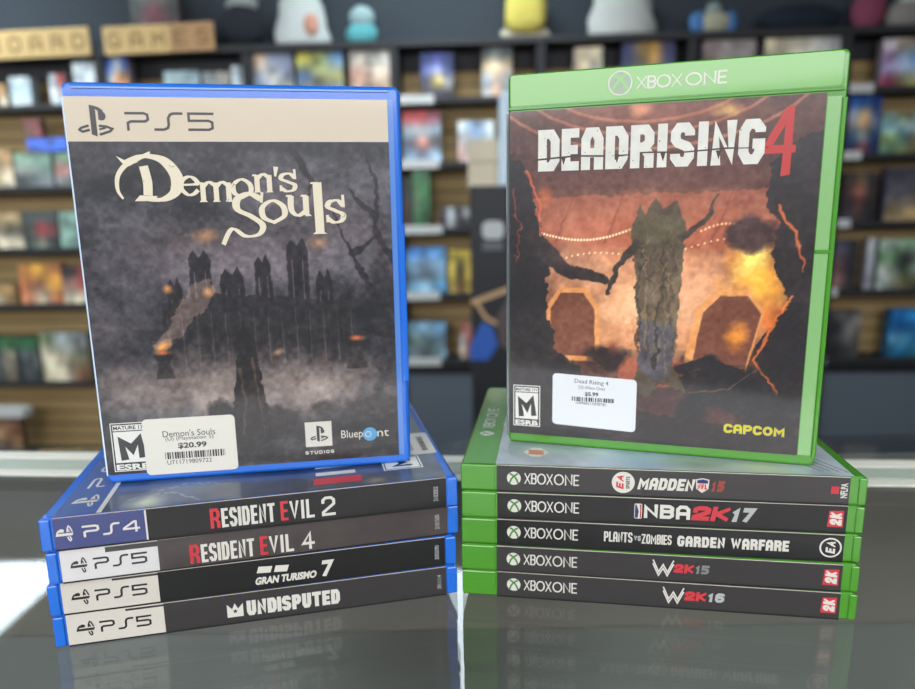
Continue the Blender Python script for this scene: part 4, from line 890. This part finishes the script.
for ch, bx in (('e', (42, 126.5, 49.6, 134)), ('m', (49.4, 123.6, 63.4, 132)), ('o', (63, 125.2, 71, 133)), ('n', (71.6, 127.4, 80, 135)), ("'", (80.4, 133.5, 82, 138)), ('s', (82, 127.6, 90, 135.4))): glyph(ch, bx, g, 2.1, .8)
for ch, bx in (('o', (74, 114.4, 84.4, 124)), ('u', (85, 117, 95, 126.2)), ('l', (95, 109.3, 102.4, 131.4)), ('s', (100.8, 114, 110, 124))): glyph(ch, bx, g, 2.5, .9)
# capital D with its swash, capital S with its long tail
nib(g, [(28.5, 138.5), (29.5, 132), (29.2, 126.5)], 3.6, 1.2); g.poly([(23.8, 124.2), (26, 126.6), (33, 126.2), (31, 124.2)])
nib(g, [(19.4, 125.2), (17.6, 129), (18.2, 134.5), (21.5, 138.8), (26, 141)], 2.6, 1.6, True, .35, 1.1); nib(g, [(22, 139.6), (29, 142.4), (36.5, 140.6), (41, 134.2), (40, 128), (34.8, 124.8), (28, 125.2)], 5.0, 1.5); g.poly([(18.2, 142.6), (22, 140.6), (25, 141.4), (23, 138.6), (20.5, 139.6)]); nib(g, [(24, 141.2), (27, 142), (31.5, 144)], 1.5, .7)
nib(g, [(74.2, 124.6), (69.5, 126.8), (64.6, 124.4), (64.6, 120.2), (70, 117.2), (74.4, 113.4), (72.6, 109.6), (67, 108.9), (61.6, 112), (57.6, 105.4)], 3.6, 1.5, True, 1, .55); nib(g, [(75, 127.4), (74.4, 123)], 1.2, .6, False)
put('title_lettering', g, FRONT, .24, titleink, fc)
cr = G()
random.seed(8)
for i in range(26):
    x = random.uniform(18, 108); z = random.uniform(110, 140); a = random.uniform(-1, 1); cr.stroke([(x, z), (x + 1.3 * math.cos(a), z + 1.3 * math.sin(a)), (x + 2.4 * math.cos(a + .6), z + 2.4 * math.sin(a + .6))], .16, cap=False)
put('title_cracks', cr, FRONT, .26, black, fc)
rating(PU, 3.7, 5.6, 20.0, 28.2, .2, fc)
st = put('studio_square', G().rect(86.8, 11.2, 98.8, 23.2), FRONT, .22, offw, fc); put('studio_symbol', ps_symbol(88.8, 13.4, 97.2, 21.4), FRONT, .26, black, fc)
put('studio_word', block('STUDIOS', 86.4, 7.6, 99.4, 9.2, .38, gap=.35), FRONT, .24, offw, fc)
put('developer_disc', G().disc(116.2, 15.6, 3.3), FRONT, .21, bcol, fc)
put('developer_name', font('Bluep', 103, 13.2, 113, 18.2).merge(font('nt', 119.6, 14.1, 125, 17.4)), FRONT, .24, offw, fc)
put('developer_ring', G().ring(115.4, 15.6, 1.5, 1.5, .4), FRONT, .24, offw, fc)
sk = put('price_sticker', G().rrect(17.0, 3.0, 56.3, 29.2, 2), FRONT, .34, stk, PU)
put('sticker_text', font("Demon's Souls", 25.2, 20.4, 47.5, 23.4).merge(font('(U) (Playstation 5)', 26.2, 18.2, 46.6, 20.4)).merge(font('U711719809722', 26, 7.4, 45, 9.4)), FRONT, .38, sink, sk)
put('sticker_price', font('$20.99', 31.2, 14.4, 43.4, 17.4, .03), FRONT, .38, sink, sk); put('sticker_barcode', barcode(25.4, 10.0, 51, 13.2, 3), FRONT, .38, sink, sk)

# ------------------------------------------------------------------ the upright green case
XU = upright('green game case with an orange firelit cover standing upright on the right pile', 88.691, 290.911, -.29786, CT + (5 * TX + .25) / 1000)
link('case_shell', box_me(0, 0, 0, .135, .0130, .170, .0014, 3, corner=.0024), green, XU)
bd = put('platform_band', G().rrect(1.2, 156.4, 132.6, 169.2, .8), FRONT, .12, green3, XU)
put('sleeve_margin', G().rect(128.1, 5, 133.0, 152.5), FRONT, .12, green2, XU, 'pale translucent green strip beside the print')
link('band_ledge', box_me(.0006, -.0006, .1545, .134, .0006, .1558, .0003), green, XU)
link('edge_rib', box_me(.1333, -.0005, .004, .1352, .010, .152, .0005, 2), green, XU)
link('latch_tab', box_me(.1281, -.0006, .0915, .1345, .0006, .0930, .0002), green, XU)
link('sleeve_edge', box_me(-.0008, -.0003, .0035, .0006, .012, .1535, .0004, 2), mat('clear_sleeve_edge_dark', (96, 98, 106), .12, coat=1), XU)
put('platform_disc', G().disc(48.6, 163.0, 5.0), FRONT, .2, mat('silver_disc', (150, 168, 140), .3), bd); put('platform_cross', xbox_x(48.6, 163.0, 4.9, .15), FRONT, .24, green3, bd)
put('platform_ring', G().ring(48.6, 163, 5, 5, .5), FRONT, .26, offw, bd)
g = block('XBoX', 55.2, 160.0, 73.6, 165.2, .72, gap=.04, wd={'o': 1.35, 'B': .8}); g.merge(block('oNE', 74.8, 160.0, 90.8, 165.2, .72, gap=.12, wd={'o': 1.35, 'E': .75})); put('platform_name', g, FRONT, .24, offw, bd)
pa = Paint(.9, 4.6, 127.8, 154.0, .45, (78, 48, 38))
n1 = pa.n(24, 15, 5, 1.4); n2 = pa.n(7, 19, 4)
H = (pa.Z - 4) / 150
pa.blob(66, 84, 74, 46, (196, 130, 92), .95, .9, 0, .4, 3); pa.blob(60, 66, 56, 34, (236, 178, 132), .9, 1, 0, .6, 5); pa.blob(60, 100, 66, 12, (172, 96, 68), .8, .8, 0, .4, 7)
pa.poly([(0, 116), (129, 118), (129, 98), (96, 94), (40, 94), (0, 100)], (168, 92, 66), .55, 3, 9)
for k in range(7): pa.line([(0 + k * 22, 96), (8 + k * 22, 118)], 1.4, .6, (120, 60, 44), .5, 2, 12 + k)
pa.blob(63, 150, 58, 9, (140, 82, 60), .6, .7, -2, .3, 20)
for r in (34, 42, 52): 
    th_ = [(60 + r * 1.3 * math.cos(a / 10), 168 - r * .62 * math.sin(a / 10)) for a in range(2, 30)]; pa.line(th_, 1.3, 1.3, (178, 112, 84), .6, .6, 25)
pa.blob(92, 150, 7, 4, (214, 170, 100), .7, .8, 0, 1, 26); pa.blob(58, 152, 7, 4, (226, 150, 110), .7, .8, 0, 1, 27)
pa.poly([(0, 128), (129, 128), (129, 118), (0, 120)], (86, 50, 42), .7, 2, 28)
for k in range(34):
    f_ = k / 33; pa.blob(14 + 46 * f_, 101 - 5 * math.sin(f_ * 3.14) + 3 * f_, .7, .7, (250, 216, 170), .95, .5); pa.blob(22 + 84 * f_, 88 + 9 * f_ + 2 * math.sin(f_ * 9), .55, .55, (248, 206, 160), .85, .5)
for k in range(26): pa.blob(84 + 40 * k / 25, 101 + 3 * math.sin(k / 4), .7, .7, (248, 190, 140), .9, .5)
# crowd haze, fire glow at the right
pa.add((pa.n(5, 33, 4) - .5) * 70 * np.exp(-((pa.Z - 82) / 14) ** 2), (1, .8, .6)); pa.blob(108, 80, 18, 22, (248, 170, 60), .95, 1, 0, .7, 41); pa.blob(104, 88, 9, 13, (255, 224, 110), .95, .9, 0, .9, 43); pa.blob(112, 62, 12, 10, (226, 120, 50), .8, 1, 0, .9, 45)
# ground
pa.poly([(0, 3), (0, 30), (30, 34), (60, 30), (100, 32), (129, 24), (129, 3)], (70, 40, 34), .9, 4, 50); pa.poly([(0, 3), (0, 18), (50, 20), (129, 14), (129, 3)], (34, 26, 26), .85, 3, 52)
pa.poly([(52, 44), (96, 46), (96, 34), (50, 30)], (176, 92, 66), .65, 2, 54); pa.poly([(40, 60), (112, 62), (110, 50), (40, 48)], (206, 140, 96), .55, 2, 56)
# round-topped panels
def panel(x, z, w_, h_, sl):
    P_ = [(x - w_ / 2 + sl * 0, z), (x - w_ / 2 + sl * .7, z + h_ * .75), (x - w_ / 4 + sl, z + h_), (x + w_ / 4 + sl, z + h_), (x + w_ / 2 + sl, z + h_ * .75), (x + w_ / 2, z)]
    pa.poly(P_, (206, 140, 84), .95, .6, 61); c = (x, z + h_ / 2); pa.poly([(c[0] + sl * .3 + (a - c[0]) * .84, c[1] + (b - c[1]) * .86) for a, b in P_], (104, 62, 46), .95, .6, 63)
panel(31, 42, 24, 34, -1); panel(92, 40, 26, 36, 6); pa.blob(100, 56, 7, 7, (236, 150, 60), .9, .8, 0, 1, 66)
# dark masses at both sides and in front, plain rocks and drapery
dkc = (30, 24, 25)
pa.poly([(0, 3), (0, 136), (5, 134), (12, 118), (14, 106), (19, 92), (18, 70), (22, 46), (34, 40), (40, 20), (38, 3)], dkc, .96, 5, 71); pa.line([(12, 98), (26, 84), (44, 80)], 9, 4, (42, 32, 30), .95, 2, 73)
pa.line([(9, 128), (14, 116), (15, 100)], 1.6, .6, (196, 96, 60), .75, 3, 75); pa.blob(17, 117, 4, 6, (196, 104, 60), .6, .9, 0, 1, 76); pa.line([(2, 120), (6, 100), (3, 86)], 1, .6, (150, 70, 52), .6, 5, 77)
pa.poly([(129.2, 140), (120, 138), (110, 128), (108, 112), (114, 104), (112, 90), (120, 70), (108, 52), (112, 30), (129.2, 14)], (34, 27, 28), .96, 4, 81); pa.blob(104, 100, 12, 9, (56, 36, 34), .95, .35, 0, .7, 83)
pa.line([(114, 110), (122, 96), (125, 84)], 1.3, .5, (206, 104, 52), .8, 3, 85); pa.line([(121, 74), (112, 56), (108, 46), (118, 32), (122, 20)], 1.1, .6, (220, 120, 60), .8, 3, 87)
pa.blob(96, 34, 22, 12, (26, 22, 24), .97, .3, -12, .9, 91); pa.blob(84, 22, 9, 10, (28, 23, 24), .95, .4, 0, 1, 92); pa.line([(78, 40), (88, 44), (100, 40)], 4, 6, (26, 22, 24), .95, 2, 93); pa.blob(118, 20, 18, 14, (26, 22, 24), .95, .4, 0, 1, 94)
pa.line([(82, 30), (98, 32), (110, 42)], .7, .4, (120, 96, 80), .6, 2, 95)
pa.blob(46, 44, 11, 8, (40, 26, 26), .95, .4, 10, 1, 96); pa.blob(49, 50, 4, 5, (120, 60, 46), .6, .8, 0, 1, 97)
# a broken tree trunk with a mossy top where the figure stands
pa.poly([(56, 28), (61, 42), (59, 62), (57, 84), (55, 100), (58, 113), (61, 108), (64, 116), (68, 110), (73, 114), (78, 104), (77, 86), (76, 62), (75, 42), (81, 29), (70, 33), (66, 27)], (80, 68, 52), .97, 3.0, 101)
pa.poly([(60, 40), (60, 62), (76, 60), (74, 38), (68, 34)], (80, 78, 86), .8, 3, 103)
for k in range(9): pa.line([(58 + k * 2.2 + (k * 7 % 5) - 2, 38 + (k * 11 % 13)), (57.5 + k * 2.2, 70), (57 + k * 2.4, 92 + (k * 5 % 17))], .8 + (k % 3) * .6, .4, (40, 33, 28) if k % 2 else (136, 110, 74), .3 + (k * 3 % 4) * .12, 6, 110 + k)
pa.line([(58, 96), (50, 86), (46, 74)], 4, 1.5, (58, 48, 40), .95, 3, 107); pa.line([(76, 98), (86, 106), (90, 116)], 3, 1, (66, 54, 44), .95, 3, 108); pa.blob(66, 102, 13, 9, (92, 84, 58), .6, .8, 0, 1, 109)
pa.add((n1 - .5) * 46, (1, .9, .85)); pa.add((n2 - .5) * 26, (1, .95, .9)); pa.add((pa.n(2, 130, 2) - .5) * 26, (1, 1, 1)); pa.im = np.clip((pa.im - 60) * 1.2 + 62, 8, 255)
fc = link('front_cover', pa.mesh(FRONT.fn, .16, 1.0), artm, XU)
# title
g = block('DEADRISING', 13.8, 127.8, 106.6, 145.6, 3.9, gap=.10, wd={'I': .5, 'R': 1.02, 'G': 1.05, 'E': .8})
put('title_lettering', g, FRONT, .22, mat('distressed_white', (216, 212, 200), .5, noise=.22, nscale=160), fc)
cr = G(); cr.poly([(12, 133.2), (30, 134.3), (48, 133.6), (60, 134.6), (76, 134.0), (92, 134.9), (108, 134.4), (108, 134.0), (92, 134.2), (76, 133.4), (60, 133.9), (48, 132.8), (30, 133.6), (12, 132.4)])
random.seed(12)
for i in range(46):
    x = random.uniform(14, 106); z = random.uniform(128, 145); cr.disc(x, z, random.uniform(.1, .35), random.uniform(.1, .3), 6)
for x in (24, 47, 66, 88): cr.poly([(x, 133.8), (x + 2.2, 133.9), (x + 1.2, 130.2)])
put('title_crack', cr, FRONT, .25, mat('crack_brown', (62, 40, 34), .5), fc)
g = G().poly([(116.2, 149.4), (119.6, 149.6), (119.4, 123.0), (115.2, 122.4)]).poly([(107.0, 134.6), (108.4, 137.6), (116, 149.4), (116.6, 143.5), (110.8, 134.8)]).poly([(107.0, 131.4), (107.0, 134.8), (121.2, 134.6), (121.2, 131.6)])
g.shear(lambda x, y: (106.4 + (x - 107) * .82, y + .2)); put('title_number', g, FRONT, .22, mat('deep_red_ink', (186, 48, 44), .4, coat=.2), fc)
rating(XU, 2.6, 8.6, 15.6, 28.9, .2, fc)
put('publisher_name_edge', block('CAPCoM', 97.4, 12.2, 122.6, 17.0, 1.75, gap=.08, wd={'M': 1.2, 'o': 1.1}), FRONT, .2, mat('navy_ink'), fc)
put('publisher_name', block('CAPCoM', 97.7, 12.5, 122.3, 16.7, 1.15, gap=.1, wd={'M': 1.2, 'o': 1.1}), FRONT, .24, gold, fc)
sk = put('price_sticker', G().rrect(-19.2, -12.4, 19.2, 12.4, 1.8).shear(lambda x, y: (40.7 + x * .9995 + y * .0, 22.6 + y - x * .035)), FRONT, .34, stk2, XU)
g = font('Dead Rising 4', 31.8, 30.2, 47.2, 32.8).merge(font('(U) (Xbox One)', 33.6, 27.8, 45.6, 29.8)).merge(font('U0468213390781', 32.6, 20.8, 46.4, 22.2)).shear(lambda x, y: (x, y - (x - 40.7) * .035 + .4)); put('sticker_text', g, FRONT, .38, sink, sk)
put('sticker_price', font('$5.99', 36.6, 25.2, 42.8, 27.4, .03), FRONT, .38, sink, sk); put('sticker_barcode', barcode(30.6, 22.8, 50, 24.8, 9), FRONT, .38, sink, sk)
